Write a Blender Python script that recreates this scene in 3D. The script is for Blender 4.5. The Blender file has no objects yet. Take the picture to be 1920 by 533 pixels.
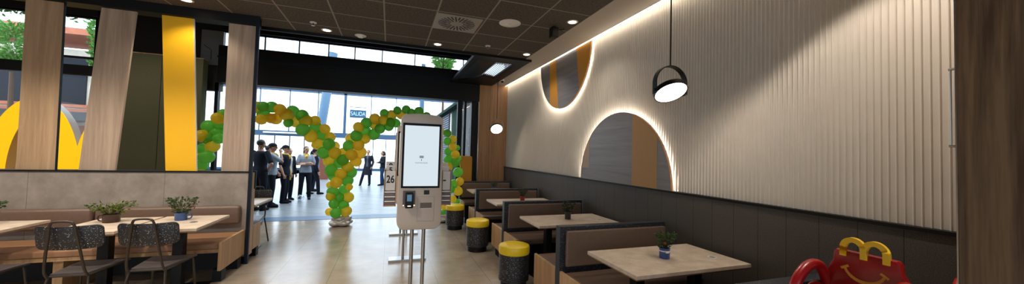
import bpy, bmesh, math, random
from mathutils import Vector, Matrix, Euler, noise as mnoise
random.seed(7)
S = bpy.context.scene
COL = S.collection
PI = math.pi

# ------------------------------------------------------------------ materials
def new_mat(name):
    m = bpy.data.materials.new(name); m.use_nodes = True
    nt = m.node_tree
    return m, nt, nt.nodes['Principled BSDF'], nt.nodes['Material Output']
def N(nt, t, **kw):
    n = nt.nodes.new(t)
    for k, v in kw.items(): setattr(n, k, v)
    return n
def L(nt, a, b): nt.links.new(a, b)
def math_n(nt, op, a, b=None):
    n = N(nt, 'ShaderNodeMath', operation=op)
    for i, v in enumerate((a, b)):
        if v is None: continue
        if isinstance(v, (int, float)): n.inputs[i].default_value = v
        else: L(nt, v, n.inputs[i])
    return n.outputs[0]
def srgb(r, g, b):
    f = lambda c: ((c/255)/12.92 if c/255 <= .04045 else ((c/255+.055)/1.055)**2.4)
    return (f(r), f(g), f(b), 1)
def plain(name, col, rough=.5, metal=0., spec=.5, emit=None, estr=0., noise_amt=.0, nscale=20, bump=0., coat=0.):
    m, nt, p, o = new_mat(name)
    p.inputs['Base Color'].default_value = col; p.inputs['Roughness'].default_value = rough
    p.inputs['Metallic'].default_value = metal; p.inputs['Specular IOR Level'].default_value = spec
    p.inputs['Coat Weight'].default_value = coat
    if emit: p.inputs['Emission Color'].default_value = emit; p.inputs['Emission Strength'].default_value = estr
    if noise_amt or bump:
        tc = N(nt, 'ShaderNodeTexCoord'); nz = N(nt, 'ShaderNodeTexNoise'); nz.inputs['Scale'].default_value = nscale
        nz.inputs['Detail'].default_value = 5
        L(nt, tc.outputs['Object'], nz.inputs['Vector'])
        if noise_amt:
            mr = N(nt, 'ShaderNodeMapRange'); mr.inputs[1].default_value = .25; mr.inputs[2].default_value = .75
            mr.inputs[3].default_value = 1-noise_amt; mr.inputs[4].default_value = 1+noise_amt
            L(nt, nz.outputs['Fac'], mr.inputs[0])
            mx = N(nt, 'ShaderNodeMix', data_type='RGBA', blend_type='MULTIPLY'); mx.inputs[0].default_value = 1
            mx.inputs[6].default_value = col; L(nt, mr.outputs[0], mx.inputs[7]); L(nt, mx.outputs[2], p.inputs['Base Color'])
        if bump:
            b = N(nt, 'ShaderNodeBump'); b.inputs['Strength'].default_value = bump; b.inputs['Distance'].default_value = .004
            L(nt, nz.outputs['Fac'], b.inputs['Height']); L(nt, b.outputs[0], p.inputs['Normal'])
    return m
def emis(name, col, strength):
    m, nt, p, o = new_mat(name); nt.nodes.remove(p)
    e = N(nt, 'ShaderNodeEmission'); e.inputs[0].default_value = col; e.inputs[1].default_value = strength
    L(nt, e.outputs[0], o.inputs[0]); return m
def wood(name, c1, c2, axis='Z', rough=.45, scale=1., contrast=1.):
    m, nt, p, o = new_mat(name)
    tc = N(nt, 'ShaderNodeTexCoord'); mp = N(nt, 'ShaderNodeMapping')
    s = {'X': (.7, 14, 14), 'Y': (14, .7, 14), 'Z': (14, 14, .7)}[axis]
    mp.inputs['Scale'].default_value = [v*scale for v in s]
    L(nt, tc.outputs['Object'], mp.inputs['Vector'])
    n1 = N(nt, 'ShaderNodeTexNoise'); n1.inputs['Scale'].default_value = 1.; n1.inputs['Detail'].default_value = 8; n1.inputs['Roughness'].default_value = .62
    n1.inputs['Distortion'].default_value = .6
    L(nt, mp.outputs[0], n1.inputs['Vector'])
    n2 = N(nt, 'ShaderNodeTexNoise'); n2.inputs['Scale'].default_value = 6.; n2.inputs['Detail'].default_value = 4
    L(nt, mp.outputs[0], n2.inputs['Vector'])
    a = math_n(nt, 'MULTIPLY', n2.outputs['Fac'], .35); b = math_n(nt, 'ADD', n1.outputs['Fac'], a)
    r = N(nt, 'ShaderNodeValToRGB'); r.color_ramp.elements[0].position = .675-.22/contrast; r.color_ramp.elements[1].position = .675+.22/contrast
    r.color_ramp.elements[0].color = c2; r.color_ramp.elements[1].color = c1
    L(nt, b, r.inputs[0]); L(nt, r.outputs[0], p.inputs['Base Color'])
    p.inputs['Roughness'].default_value = rough
    bp = N(nt, 'ShaderNodeBump'); bp.inputs['Strength'].default_value = .12; bp.inputs['Distance'].default_value = .003
    L(nt, b, bp.inputs['Height']); L(nt, bp.outputs[0], p.inputs['Normal'])
    return m
def terrazzo(name, base, speck, scale=55, thr=.2, keep=.45, rough=.5):
    m, nt, p, o = new_mat(name)
    tc = N(nt, 'ShaderNodeTexCoord'); v = N(nt, 'ShaderNodeTexVoronoi'); v.inputs['Scale'].default_value = scale
    nz = N(nt, 'ShaderNodeTexNoise'); nz.inputs['Scale'].default_value = scale*1.6
    vm = N(nt, 'ShaderNodeVectorMath', operation='MULTIPLY_ADD'); vm.inputs[1].default_value = (.012,)*3
    L(nt, nz.outputs['Color'], vm.inputs[0]); L(nt, tc.outputs['Object'], vm.inputs[2]); L(nt, tc.outputs['Object'], nz.inputs['Vector'])
    L(nt, vm.outputs[0], v.inputs['Vector'])
    sp = N(nt, 'ShaderNodeSeparateColor'); L(nt, v.outputs['Color'], sp.inputs[0])
    a = math_n(nt, 'LESS_THAN', v.outputs['Distance'], thr); b = math_n(nt, 'LESS_THAN', sp.outputs[0], keep)
    f = math_n(nt, 'MULTIPLY', a, b); f = math_n(nt, 'MULTIPLY', f, sp.outputs[1])
    mx = N(nt, 'ShaderNodeMix', data_type='RGBA'); mx.inputs[6].default_value = base; mx.inputs[7].default_value = speck
    L(nt, f, mx.inputs[0]); L(nt, mx.outputs[2], p.inputs['Base Color']); p.inputs['Roughness'].default_value = rough
    return m
def concrete(name, c1, c2, scale=3., rough=.6, spec=.5, bump=.0, seams=None, seamcol=None):
    m, nt, p, o = new_mat(name)
    tc = N(nt, 'ShaderNodeTexCoord')
    n1 = N(nt, 'ShaderNodeTexNoise'); n1.inputs['Scale'].default_value = scale; n1.inputs['Detail'].default_value = 9; n1.inputs['Roughness'].default_value = .65
    L(nt, tc.outputs['Object'], n1.inputs['Vector'])
    r = N(nt, 'ShaderNodeValToRGB'); r.color_ramp.elements[0].position = .35; r.color_ramp.elements[1].position = .66
    r.color_ramp.elements[0].color = c1; r.color_ramp.elements[1].color = c2
    L(nt, n1.outputs['Fac'], r.inputs[0]); out = r.outputs[0]
    if seams:
        f = None
        sx = N(nt, 'ShaderNodeSeparateXYZ'); L(nt, tc.outputs['Object'], sx.inputs[0])
        for ax, period, off, w in seams:
            q = math_n(nt, 'ADD', sx.outputs[ax], -off+1000*period); q = math_n(nt, 'DIVIDE', q, period)
            q = math_n(nt, 'FRACT', q); q = math_n(nt, 'LESS_THAN', q, w/period)
            f = q if f is None else math_n(nt, 'MAXIMUM', f, q)
        mx = N(nt, 'ShaderNodeMix', data_type='RGBA'); mx.inputs[7].default_value = seamcol
        L(nt, f, mx.inputs[0]); L(nt, out, mx.inputs[6]); out = mx.outputs[2]
    L(nt, out, p.inputs['Base Color']); p.inputs['Roughness'].default_value = rough; p.inputs['Specular IOR Level'].default_value = spec
    if bump:
        b = N(nt, 'ShaderNodeBump'); b.inputs['Strength'].default_value = bump; b.inputs['Distance'].default_value = .003
        L(nt, n1.outputs['Fac'], b.inputs['Height']); L(nt, b.outputs[0], p.inputs['Normal'])
    return m
def glass(name, tint=(1, 1, 1, 1), refl=.08):
    m, nt, p, o = new_mat(name); nt.nodes.remove(p)
    t = N(nt, 'ShaderNodeBsdfTransparent'); t.inputs[0].default_value = tint
    g = N(nt, 'ShaderNodeBsdfGlossy'); g.inputs['Roughness'].default_value = .02
    x = N(nt, 'ShaderNodeMixShader'); x.inputs[0].default_value = refl
    L(nt, t.outputs[0], x.inputs[1]); L(nt, g.outputs[0], x.inputs[2]); L(nt, x.outputs[0], o.inputs[0]); return m
def balloon_mat(name, col):
    m, nt, p, o = new_mat(name)
    p.inputs['Base Color'].default_value = col; p.inputs['Roughness'].default_value = .22
    t = N(nt, 'ShaderNodeBsdfTranslucent'); t.inputs[0].default_value = tuple(c**.45 for c in col[:3])+(1,)
    x = N(nt, 'ShaderNodeMixShader'); x.inputs[0].default_value = .6
    L(nt, p.outputs[0], x.inputs[1]); L(nt, t.outputs[0], x.inputs[2])
    tr = N(nt, 'ShaderNodeBsdfTransparent'); tr.inputs[0].default_value = tuple(.25+.75*c for c in col[:3])+(1,)
    y = N(nt, 'ShaderNodeMixShader'); y.inputs[0].default_value = .1
    L(nt, x.outputs[0], y.inputs[1]); L(nt, tr.outputs[0], y.inputs[2]); L(nt, y.outputs[0], o.inputs[0]); return m
def leaf_mat(name, c1, c2):
    m, nt, p, o = new_mat(name)
    oi = N(nt, 'ShaderNodeTexCoord'); nz = N(nt, 'ShaderNodeTexNoise'); nz.inputs['Scale'].default_value = 30
    L(nt, oi.outputs['Object'], nz.inputs['Vector'])
    r = N(nt, 'ShaderNodeValToRGB'); r.color_ramp.elements[0].position = .4; r.color_ramp.elements[1].position = .62
    r.color_ramp.elements[0].color = c1; r.color_ramp.elements[1].color = c2
    L(nt, nz.outputs['Fac'], r.inputs[0]); L(nt, r.outputs[0], p.inputs['Base Color'])
    t = N(nt, 'ShaderNodeBsdfTranslucent'); L(nt, r.outputs[0], t.inputs[0])
    x = N(nt, 'ShaderNodeMixShader'); x.inputs[0].default_value = .3
    L(nt, p.outputs[0], x.inputs[1]); L(nt, t.outputs[0], x.inputs[2]); L(nt, x.outputs[0], o.inputs[0]); p.inputs['Roughness'].default_value = .5
    return m

M = {}
M['slat'] = plain('white_slats', srgb(214, 206, 194), .42, noise_amt=.03, nscale=8)
M['plaster'] = plain('soffit_plaster', srgb(196, 186, 174), .8)
M['wainscot'] = concrete('speckled_dark_tile', srgb(58, 53, 49), srgb(100, 93, 86), 190, .5, .35, .1, [(1, .218, 1.42, .004)], srgb(38, 35, 33))
M['ceil'] = concrete('acoustic_tile', srgb(74, 69, 63), srgb(106, 99, 90), 40, .9, .15, .2, [(0, .65, -.79, .02), (1, .62, 5.13, .02)], srgb(150, 143, 133))
M['black'] = plain('black_paint', srgb(9, 9, 10), .5, spec=.3)
M['blackgloss'] = plain('black_gloss', srgb(14, 15, 18), .18)
M['darkvoid'] = plain('dark_paint', srgb(34, 33, 33), .7)
M['floor'] = concrete('beige_floor_tile', srgb(146, 132, 116), srgb(170, 156, 138), 2.5, .2, .5, .0, [(0, .63, -1.28, .006), (1, .775, 5.25, .005)], srgb(120, 108, 95))
M['oakwarm'] = wood('warm_oak', srgb(178, 134, 92), srgb(140, 98, 62))
M['oakgrey'] = wood('grey_oak', srgb(194, 170, 148), srgb(156, 134, 114))
M['oaktan'] = wood('tan_oak', srgb(196, 164, 128), srgb(160, 128, 96))
M['oakseat'] = wood('light_oak', srgb(196, 160, 118), srgb(160, 122, 84))
M['oakdark'] = wood('smoked_oak', srgb(134, 108, 82), srgb(80, 58, 40), contrast=1.5)
M['yellowpanel'] = plain('yellow_lacquer', srgb(250, 190, 14), .5)
M['conc'] = concrete('grey_concrete', srgb(130, 121, 112), srgb(160, 150, 140), 4, .55, .4, .05, [(0, 1.25, -3.95, .004)], srgb(95, 90, 84))
M['felt'] = plain('olive_felt', srgb(96, 96, 74), .95, spec=.1, noise_amt=.35, nscale=120, bump=.3)
M['brownleather'] = plain('brown_leatherette', srgb(108, 87, 73), .42, noise_amt=.08, nscale=30)
M['tanleather'] = plain('tan_leatherette', srgb(146, 108, 78), .4, noise_amt=.08, nscale=30)
M['terr'] = terrazzo('black_terrazzo', srgb(30, 30, 34), srgb(225, 220, 210), 105, .27, .5, .45)
M['terrblue'] = terrazzo('dark_blue_terrazzo', srgb(30, 32, 40), srgb(170, 175, 185), 110, .25, .35, .45)
M['yellowseat'] = plain('yellow_vinyl', srgb(240, 205, 30), .38)
M['tabletop'] = concrete('beige_stone_laminate', srgb(184, 166, 146), srgb(212, 196, 178), 9, .35, .5)
M['tableedge'] = wood('table_edge', srgb(150, 120, 90), srgb(110, 84, 60), 'X')
M['chairseat'] = plain('dark_grey_seat', srgb(66, 60, 60), .45, noise_amt=.1)
M['chairframe'] = plain('dark_bronze_metal', srgb(66, 58, 50), .4, metal=.6)
M['steel'] = plain('brushed_steel', srgb(176, 172, 168), .3, metal=1.)
M['chrome'] = plain('chrome', srgb(200, 200, 205), .12, metal=1.)
M['kiosk'] = plain('beige_kiosk_shell', srgb(206, 190, 176), .4)
M['kioskdark'] = plain('kiosk_recess', srgb(110, 96, 88), .5)
M['white'] = plain('white_plastic', srgb(228, 224, 218), .4)
M['whitetext'] = plain('pale_lettering', srgb(190, 215, 225), .6)
M['inktext'] = plain('black_lettering', srgb(20, 20, 22), .6)
M['greytext'] = plain('grey_lettering', srgb(120, 130, 135), .6)
M['screen'] = emis('lit_screen', srgb(222, 234, 242), .74)
M['blacksrc'] = plain('screen_bezel', srgb(6, 9, 16), .5, spec=.2)
M['posscreen'] = emis('card_reader_screen', srgb(100, 140, 168), .6)
M['glow'] = emis('warm_indicator', srgb(255, 225, 180), 3.)
M['led'] = emis('led_strip', (1., .88, .72, 1), 8.5)
M['ledhalo'] = emis('led_halo', (1., .90, .76, 1), 110.)
M['lamp'] = emis('lamp_diffuser', (1., .86, .68, 1), 6.)
M['down'] = emis('downlight_lens', (1., .84, .62, 1), 7.)
M['greywood'] = wood('blue_grey_wood', srgb(146, 140, 140), srgb(118, 112, 114), 'Y', .4, .8)
M['mustard'] = plain('mustard_panel', srgb(182, 136, 76), .5)
M['tanpanel'] = plain('tan_panel', srgb(186, 160, 136), .55)
M['ochre'] = plain('ochre_stripe', srgb(206, 142, 30), .5)
M['bg'] = balloon_mat('green_latex', srgb(112, 206, 66)); M['by'] = balloon_mat('yellow_latex', srgb(255, 214, 50))
M['silver'] = plain('crumpled_silver', srgb(190, 184, 180), .3, metal=.35)
M['bluesteel'] = plain('blue_grey_steel', srgb(58, 86, 116), .4, metal=.2)
M['darkblue'] = plain('dark_blue_frame', srgb(16, 25, 38), .5, spec=.25)
M['glass'] = glass('clear_glass')
M['lobbyfloor'] = None
M['greentile'] = concrete('green_tile', srgb(12, 38, 28), srgb(18, 52, 38), 6, .8, .1, 0, [(2, .5, 0, .02)], srgb(14, 34, 26))
M['louver'] = plain('blue_grey_louver', srgb(52, 64, 84), .5)
M['signblue'] = plain('sign_blue', srgb(26, 76, 106), .5)
M['archyellow'] = plain('arch_yellow', srgb(252, 204, 20), .35, emit=srgb(252, 196, 20), estr=.6)
M['archside'] = plain('arch_white_side', srgb(236, 232, 228), .5)
M['red'] = plain('red_plastic', srgb(150, 10, 14), .3, coat=.3)
M['handle'] = plain('yellow_plastic', srgb(250, 196, 40), .35)
M['smile'] = plain('smile_yellow', srgb(222, 150, 50), .45)
M['orangepad'] = plain('mustard_upholstery', srgb(206, 140, 40), .6)
M['leaf'] = leaf_mat('dark_leaf', srgb(36, 58, 28), srgb(74, 100, 46)); M['leafy'] = leaf_mat('yellow_green_leaf', srgb(46, 70, 28), srgb(120, 132, 54))
M['leafd'] = leaf_mat('deep_leaf', srgb(28, 40, 26), srgb(54, 70, 40))
M['tree'] = leaf_mat('tree_leaf', srgb(60, 110, 40), srgb(120, 170, 80))
M['berry'] = plain('red_flower', srgb(130, 34, 36), .5)
M['mugblue'] = plain('blue_enamel', srgb(52, 84, 140), .3, noise_amt=.25, nscale=25)
M['mugbrown'] = plain('brown_ceramic', srgb(60, 36, 28), .3)
M['mugred'] = plain('red_enamel', srgb(140, 34, 34), .35)
M['mugdark'] = plain('dark_stone', srgb(50, 46, 46), .4, noise_amt=.5, nscale=50)
M['soil'] = plain('soil', srgb(40, 30, 22), .9)
M['stem'] = plain('stem', srgb(70, 70, 40), .7)
M['terra'] = plain('terracotta_render', srgb(186, 112, 86), .8, noise_amt=.15, nscale=3)
M['stone'] = concrete('pale_stone', srgb(190, 176, 160), srgb(220, 210, 196), 2, .8)
M['purple'] = plain('purple_slats', srgb(112, 60, 190), .5)
M['bark'] = plain('bark', srgb(80, 62, 48), .9)
M['grille'] = plain('pale_grille', srgb(200, 206, 216), .3, metal=.7)
M['mesh'] = concrete('perforated_mesh', srgb(44, 46, 52), srgb(62, 66, 74), 30, .4, .5, 0, [(0, .03, 0, .014), (1, .03, 0, .014)], srgb(12, 12, 14))
M['greypanel'] = plain('grey_blue_panel', srgb(118, 124, 130), .5)
M['brownbox'] = plain('red_brown_wood', srgb(130, 72, 54), .5)
M['extred'] = plain('extinguisher_red', srgb(180, 20, 24), .3)

# ------------------------------------------------------------------ mesh helpers
def BM(): return bmesh.new()
def obj(name, bm, mat, parent=None, smooth=False, loc=(0, 0, 0), rot=(0, 0, 0)):
    me = bpy.data.meshes.new(name)
    if isinstance(bm, bmesh.types.BMesh):
        bmesh.ops.recalc_face_normals(bm, faces=bm.faces[:])
        bm.to_mesh(me); bm.free()
    else: me = bm; me.name = name
    me.materials.clear(); me.materials.append(mat)
    if smooth:
        me.polygons.foreach_set('use_smooth', [True]*len(me.polygons))
        try: me.set_sharp_from_angle(angle=R(38))
        except Exception: pass
    o = bpy.data.objects.new(name, me); COL.objects.link(o)
    o.location = loc; o.rotation_euler = rot
    if parent: o.parent = parent
    return o
def tag(o, label, cat, group=None):
    o['label'] = label; o['category'] = cat
    if group: o['group'] = group
    return o
def struct(o): o['kind'] = 'structure'; return o
def thing(name, loc, label, cat, group=None, rz=0., rot=None):
    o = bpy.data.objects.new(name, None); COL.objects.link(o); o.empty_display_size = .1
    o.location = loc; o.rotation_euler = rot if rot else (0, 0, rz)
    return tag(o, label, cat, group)
def dup(root, loc, rz=None, label=None, group=None):
    r = root.copy(); COL.objects.link(r); r.location = loc
    if rz is not None: r.rotation_euler = (0, 0, rz)
    if label: r['label'] = label
    if group: r['group'] = group
    for ch in list(root.children):
        c = ch.copy(); COL.objects.link(c); c.parent = r
        for g in list(ch.children):
            d = g.copy(); COL.objects.link(d); d.parent = c
    return r
R = math.radians
def box(bm, x0, x1, y0, y1, z0, z1, bev=0., seg=2, mtx=None):
    t = bmesh.new()
    vs = [t.verts.new((x, y, z)) for x in (x0, x1) for y in (y0, y1) for z in (z0, z1)]
    for f in ((0, 1, 3, 2), (4, 6, 7, 5), (0, 4, 5, 1), (2, 3, 7, 6), (0, 2, 6, 4), (1, 5, 7, 3)): t.faces.new([vs[i] for i in f])
    bmesh.ops.recalc_face_normals(t, faces=t.faces[:])
    if bev: bmesh.ops.bevel(t, geom=t.edges[:], offset=bev, segments=seg, profile=.5, affect='EDGES')
    if mtx: bmesh.ops.transform(t, matrix=mtx, verts=t.verts[:])
    merge(bm, t); return bm
def merge(bm, t):
    me = bpy.data.meshes.new('tmp'); t.to_mesh(me); t.free(); bm.from_mesh(me); bpy.data.meshes.remove(me)
def lathe(bm, prof, seg=32, c=(0, 0, 0), mtx=None):
    t = bmesh.new(); rings = []
    for r, z in prof:
        if r < 1e-6: rings.append([t.verts.new((0, 0, z))])
        else: rings.append([t.verts.new((r*math.cos(2*PI*i/seg), r*math.sin(2*PI*i/seg), z)) for i in range(seg)])
    for a, b in zip(rings, rings[1:]):
        for i in range(seg):
            j = (i+1) % seg
            if len(a) == 1 and len(b) == 1: continue
            if len(a) == 1: t.faces.new((a[0], b[i], b[j]))
            elif len(b) == 1: t.faces.new((a[i], b[0], a[j]))
            else: t.faces.new((a[i], b[i], b[j], a[j]))
    m = Matrix.Translation(c)
    if mtx: m = m @ mtx
    bmesh.ops.transform(t, matrix=m, verts=t.verts[:]); merge(bm, t); return bm
def cyl(bm, r, z0, z1, c=(0, 0, 0), seg=24, bev=0., mtx=None):
    if bev: p = [(0, z0), (r-bev, z0), (r, z0+bev), (r, z1-bev), (r-bev, z1), (0, z1)]
    else: p = [(0, z0), (r, z0), (r, z1), (0, z1)]
    return lathe(bm, p, seg, c, mtx)
def smooth_path(pts, n=6):
    P = [Vector(p) for p in pts]; out = []
    for i in range(len(P)-1):
        p0 = P[max(i-1, 0)]; p1 = P[i]; p2 = P[i+1]; p3 = P[min(i+2, len(P)-1)]
        for k in range(n):
            t = k/n
            out.append(.5*((2*p1)+(-p0+p2)*t+(2*p0-5*p1+4*p2-p3)*t*t+(-p0+3*p1-3*p2+p3)*t**3))
    out.append(P[-1]); return out
def tube(bm, pts, rad, seg=8, cap=True):
    P = [Vector(p) for p in pts]; t = bmesh.new(); rings = []
    rs = rad if isinstance(rad, (list, tuple)) else [rad]*len(P)
    prev = None
    for i, p in enumerate(P):
        d = (P[min(i+1, len(P)-1)]-P[max(i-1, 0)]).normalized()
        if prev is None: u = d.orthogonal().normalized()
        else: u = (prev-d*prev.dot(d)).normalized()
        prev = u; v = d.cross(u)
        rings.append([t.verts.new(p+rs[i]*(u*math.cos(2*PI*k/seg)+v*math.sin(2*PI*k/seg))) for k in range(seg)])
    for a, b in zip(rings, rings[1:]):
        for k in range(seg): t.faces.new((a[k], a[(k+1) % seg], b[(k+1) % seg], b[k]))
    if cap: t.faces.new(rings[0][::-1]); t.faces.new(rings[-1])
    merge(bm, t); return bm
def ball(bm, c, r, sub=2, mtx=None):
    t = bmesh.new(); bmesh.ops.create_icosphere(t, subdivisions=sub, radius=1)
    r = r if isinstance(r, (tuple, list)) else (r, r, r)
    m = Matrix.Translation(c) @ (mtx if mtx else Matrix()) @ Matrix.Diagonal((*r, 1))
    bmesh.ops.transform(t, matrix=m, verts=t.verts[:]); merge(bm, t); return bm
def prism(bm, poly, a0, a1, plane='XZ', bev=0.):
    # polygon in a plane, extruded along the third axis from a0 to a1
    t = bmesh.new()
    def P(u, v, a): return {'XZ': (u, a, v), 'YZ': (a, u, v), 'XY': (u, v, a)}[plane]
    A = [t.verts.new(P(u, v, a0)) for u, v in poly]; B = [t.verts.new(P(u, v, a1)) for u, v in poly]
    fa = t.faces.new(A); fb = t.faces.new(B[::-1]); n = len(poly)
    for i in range(n): t.faces.new((A[i], B[i], B[(i+1) % n], A[(i+1) % n]))
    bmesh.ops.recalc_face_normals(t, faces=t.faces[:])
    if bev:
        es = list(set(fa.edges[:]+fb.edges[:]))
        bmesh.ops.bevel(t, geom=es, offset=bev, segments=2, profile=.5, affect='EDGES')
    bmesh.ops.triangulate(t, faces=[f for f in t.faces if len(f.verts) > 4])
    merge(bm, t); return bm
def prism_holes(outer, holes, a0, a1, plane):
    cu = bpy.data.curves.new('t', 'CURVE'); cu.dimensions = '2D'; cu.fill_mode = 'BOTH'; cu.extrude = abs(a1-a0)/2
    for poly in [outer]+holes:
        sp = cu.splines.new('POLY'); sp.points.add(len(poly)-1); sp.use_cyclic_u = True
        for i, (u, v) in enumerate(poly): sp.points[i].co = (u, v, 0, 1)
    o = bpy.data.objects.new('t', cu); COL.objects.link(o)
    dg = bpy.context.evaluated_depsgraph_get(); me = bpy.data.meshes.new_from_object(o.evaluated_get(dg)); bpy.data.objects.remove(o)
    b = bmesh.new(); b.from_mesh(me); bpy.data.meshes.remove(me)
    bmesh.ops.remove_doubles(b, verts=b.verts[:], dist=1e-5)
    mid = (a0+a1)/2
    for v in b.verts:
        u, w, a = v.co; a += mid
        v.co = {'XZ': (u, a, w), 'YZ': (a, u, w), 'XY': (u, w, a)}[plane]
    return b
def rrect(x0, x1, z0, z1, r, n=6):
    r4 = r if isinstance(r, (list, tuple)) else (r,)*4   # bl, br, tr, tl
    out = []
    for (cx, cz, a0, rr) in ((x0+r4[0], z0+r4[0], PI, r4[0]), (x1-r4[1], z0+r4[1], 1.5*PI, r4[1]), (x1-r4[2], z1-r4[2], 0, r4[2]), (x0+r4[3], z1-r4[3], .5*PI, r4[3])):
        for k in range(n+1):
            a = a0+k/n*PI/2; out.append((cx+rr*math.cos(a), cz+rr*math.sin(a)))
    return out
def text(name, body, size, mat, parent, loc, rot, width=None, thick=.0008, bold=0.):
    cu = bpy.data.curves.new('t', 'FONT'); cu.body = body; cu.size = size; cu.align_x = 'CENTER'; cu.align_y = 'CENTER'; cu.extrude = thick; cu.offset = bold
    o = bpy.data.objects.new('t', cu); COL.objects.link(o); dg = bpy.context.evaluated_depsgraph_get()
    me = bpy.data.meshes.new_from_object(o.evaluated_get(dg)); bpy.data.objects.remove(o)
    if width:
        xs = [v.co.x for v in me.vertices]; s = width/(max(xs)-min(xs))
        for v in me.vertices: v.co.x *= s
    return obj(name, me, mat, parent, loc=loc, rot=rot)
def remesh(bm, vox, smooth=3):
    me = bpy.data.meshes.new('t'); bm.to_mesh(me); bm.free()
    o = bpy.data.objects.new('t', me); COL.objects.link(o)
    m = o.modifiers.new('r', 'REMESH'); m.mode = 'VOXEL'; m.voxel_size = vox
    if smooth: s = o.modifiers.new('s', 'SMOOTH'); s.iterations = smooth; s.factor = .5
    dg = bpy.context.evaluated_depsgraph_get(); out = bpy.data.meshes.new_from_object(o.evaluated_get(dg))
    bpy.data.objects.remove(o); bpy.data.meshes.remove(me); return out

# ------------------------------------------------------------------ camera
F = 656.19; yaw, pitch, roll = .33588355, .03203075, .02777656
f0 = Vector((math.sin(yaw), math.cos(yaw), 0)); r0 = Vector((math.cos(yaw), -math.sin(yaw), 0)); u0 = Vector((0, 0, 1))
f2 = f0*math.cos(pitch)+u0*math.sin(pitch); u2 = u0*math.cos(pitch)-f0*math.sin(pitch)
r3 = r0*math.cos(roll)+u2*math.sin(roll); u3 = u2*math.cos(roll)-r0*math.sin(roll)
EYE = Vector((0, 0, 1.6))
cam = bpy.data.cameras.new('camera'); co = bpy.data.objects.new('camera', cam); COL.objects.link(co)
cam.sensor_fit = 'HORIZONTAL'; cam.sensor_width = 36; cam.lens = F/1920*36; cam.clip_start = .05; cam.clip_end = 300
mw = Matrix((r3, u3, -f2)).transposed().to_4x4(); mw.translation = EYE; co.matrix_world = mw
S.camera = co
def at_y(px, py, Y):
    d = r3*((px-960)/F)+u3*(-(py-266.5)/F)+f2
    p = EYE+d*(Y/d.y); return p

# ------------------------------------------------------------------ room shell
W = 2.95; CZ = 3.4; YE = 9.0
b = BM(); box(b, -8, 3.2, -4.2, 8.78, -.12, 0); struct(obj('floor', b, M['floor']))
# fluted right wall
b = BM(); pitchw = .0365; y = -4.0; prof = []
while y < 8.94:
    prof += [(W, y), (W, y+.0270), (W-.0085, y+.0282), (W-.0115, y+.0300), (W-.0125, y+.0318), (W-.0115, y+.0335), (W-.0085, y+.0353)]; y += pitchw
prof += [(W, 8.97), (W+.18, 8.97), (W+.18, -4.0)]
lo = [b.verts.new((x, yy, 1.20)) for x, yy in prof]; hi = [b.verts.new((x, yy, 3.75)) for x, yy in prof]
for i in range(len(prof)): j = (i+1) % len(prof); b.faces.new((lo[i], lo[j], hi[j], hi[i]))
struct(obj('wall_right', b, M['slat']))
b = BM(); box(b, 2.90, W+.18, -4, 8.97, 0, 1.215); struct(obj('trim_1', b, M['wainscot']))
b = BM(); box(b, 2.885, W+.01, -4, 8.97, 1.216, 1.238); struct(obj('trim_2', b, M['black']))
# ceiling
b = BM(); box(b, -8, 2.38, -4.2, 6.15, CZ, CZ+.06); struct(obj('ceiling', b, M['ceil']))
b = BM(); box(b, 2.381, 2.86, -4.2, 8.9, CZ-.005, CZ+.05); struct(obj('trim_3', b, M['plaster']))
b = BM(); box(b, -8.2, 3.3, -4.3, 6.15, 4.45, 4.6); box(b, -8.2, 3.3, 6.15, 9.3, 4.45, 4.6); box(b, 2.95, 3.13, -4, 9, 3.76, 4.45)
struct(obj('ceiling_2', b, M['black']))
# ceiling edge fascia (black), rising from the tile edge
b = BM(); box(b, -8, 2.5, 6.152, 6.2, CZ-.045, 4.45); struct(obj('trim_4', b, M['black']))
# back / left walls
b = BM(); box(b, -8.2, 3.2, -4.4, -4.2, 0, .6); box(b, -8.2, 3.2, -4.4, -4.2, 3.0, 4.6)
for x0, x1 in ((-8.2, -7.0), (-5.0, -4.6), (-2.6, -2.2), (-.2, .2), (2.2, 3.2)): box(b, x0, x1, -4.4, -4.2, .6, 3.0)
struct(obj('wall_back', b, M['plaster']))
for k, x0 in enumerate((-7.0, -4.6, -2.2, .2)):  # rear windows added behind the camera, letting daylight in as frontal fill
    b = BM(); box(b, x0, x0+2, -4.34, -4.26, .6, .65); box(b, x0, x0+2, -4.34, -4.26, 2.95, 3.0); box(b, x0+.98, x0+1.02, -4.34, -4.26, .65, 2.95)
    w_ = struct(obj('window_%d' % (k+4), b, M['black'])); obj('pane', box(BM(), x0, x0+2, -4.31, -4.30, .65, 2.95), M['glass'], w_)
b = BM(); box(b, -8.3, -8.1, -4.4, 9.2, 0, 4.6); struct(obj('wall_left', b, M['plaster']))
# LED cove along the right wall
t = thing('led_strip', (2.885, 2.4, CZ), 'glowing warm light strip where the soffit meets the fluted wall', 'light strip')
b = BM(); box(b, -.022, .012, -6.3, 6.5, -.012, .012); obj('glowing_tape', b, M['led'], t)
b = BM(); box(b, -.024, -.0225, -6.3, 6.5, -.012, .03); obj('channel', b, M['white'], t)
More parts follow.
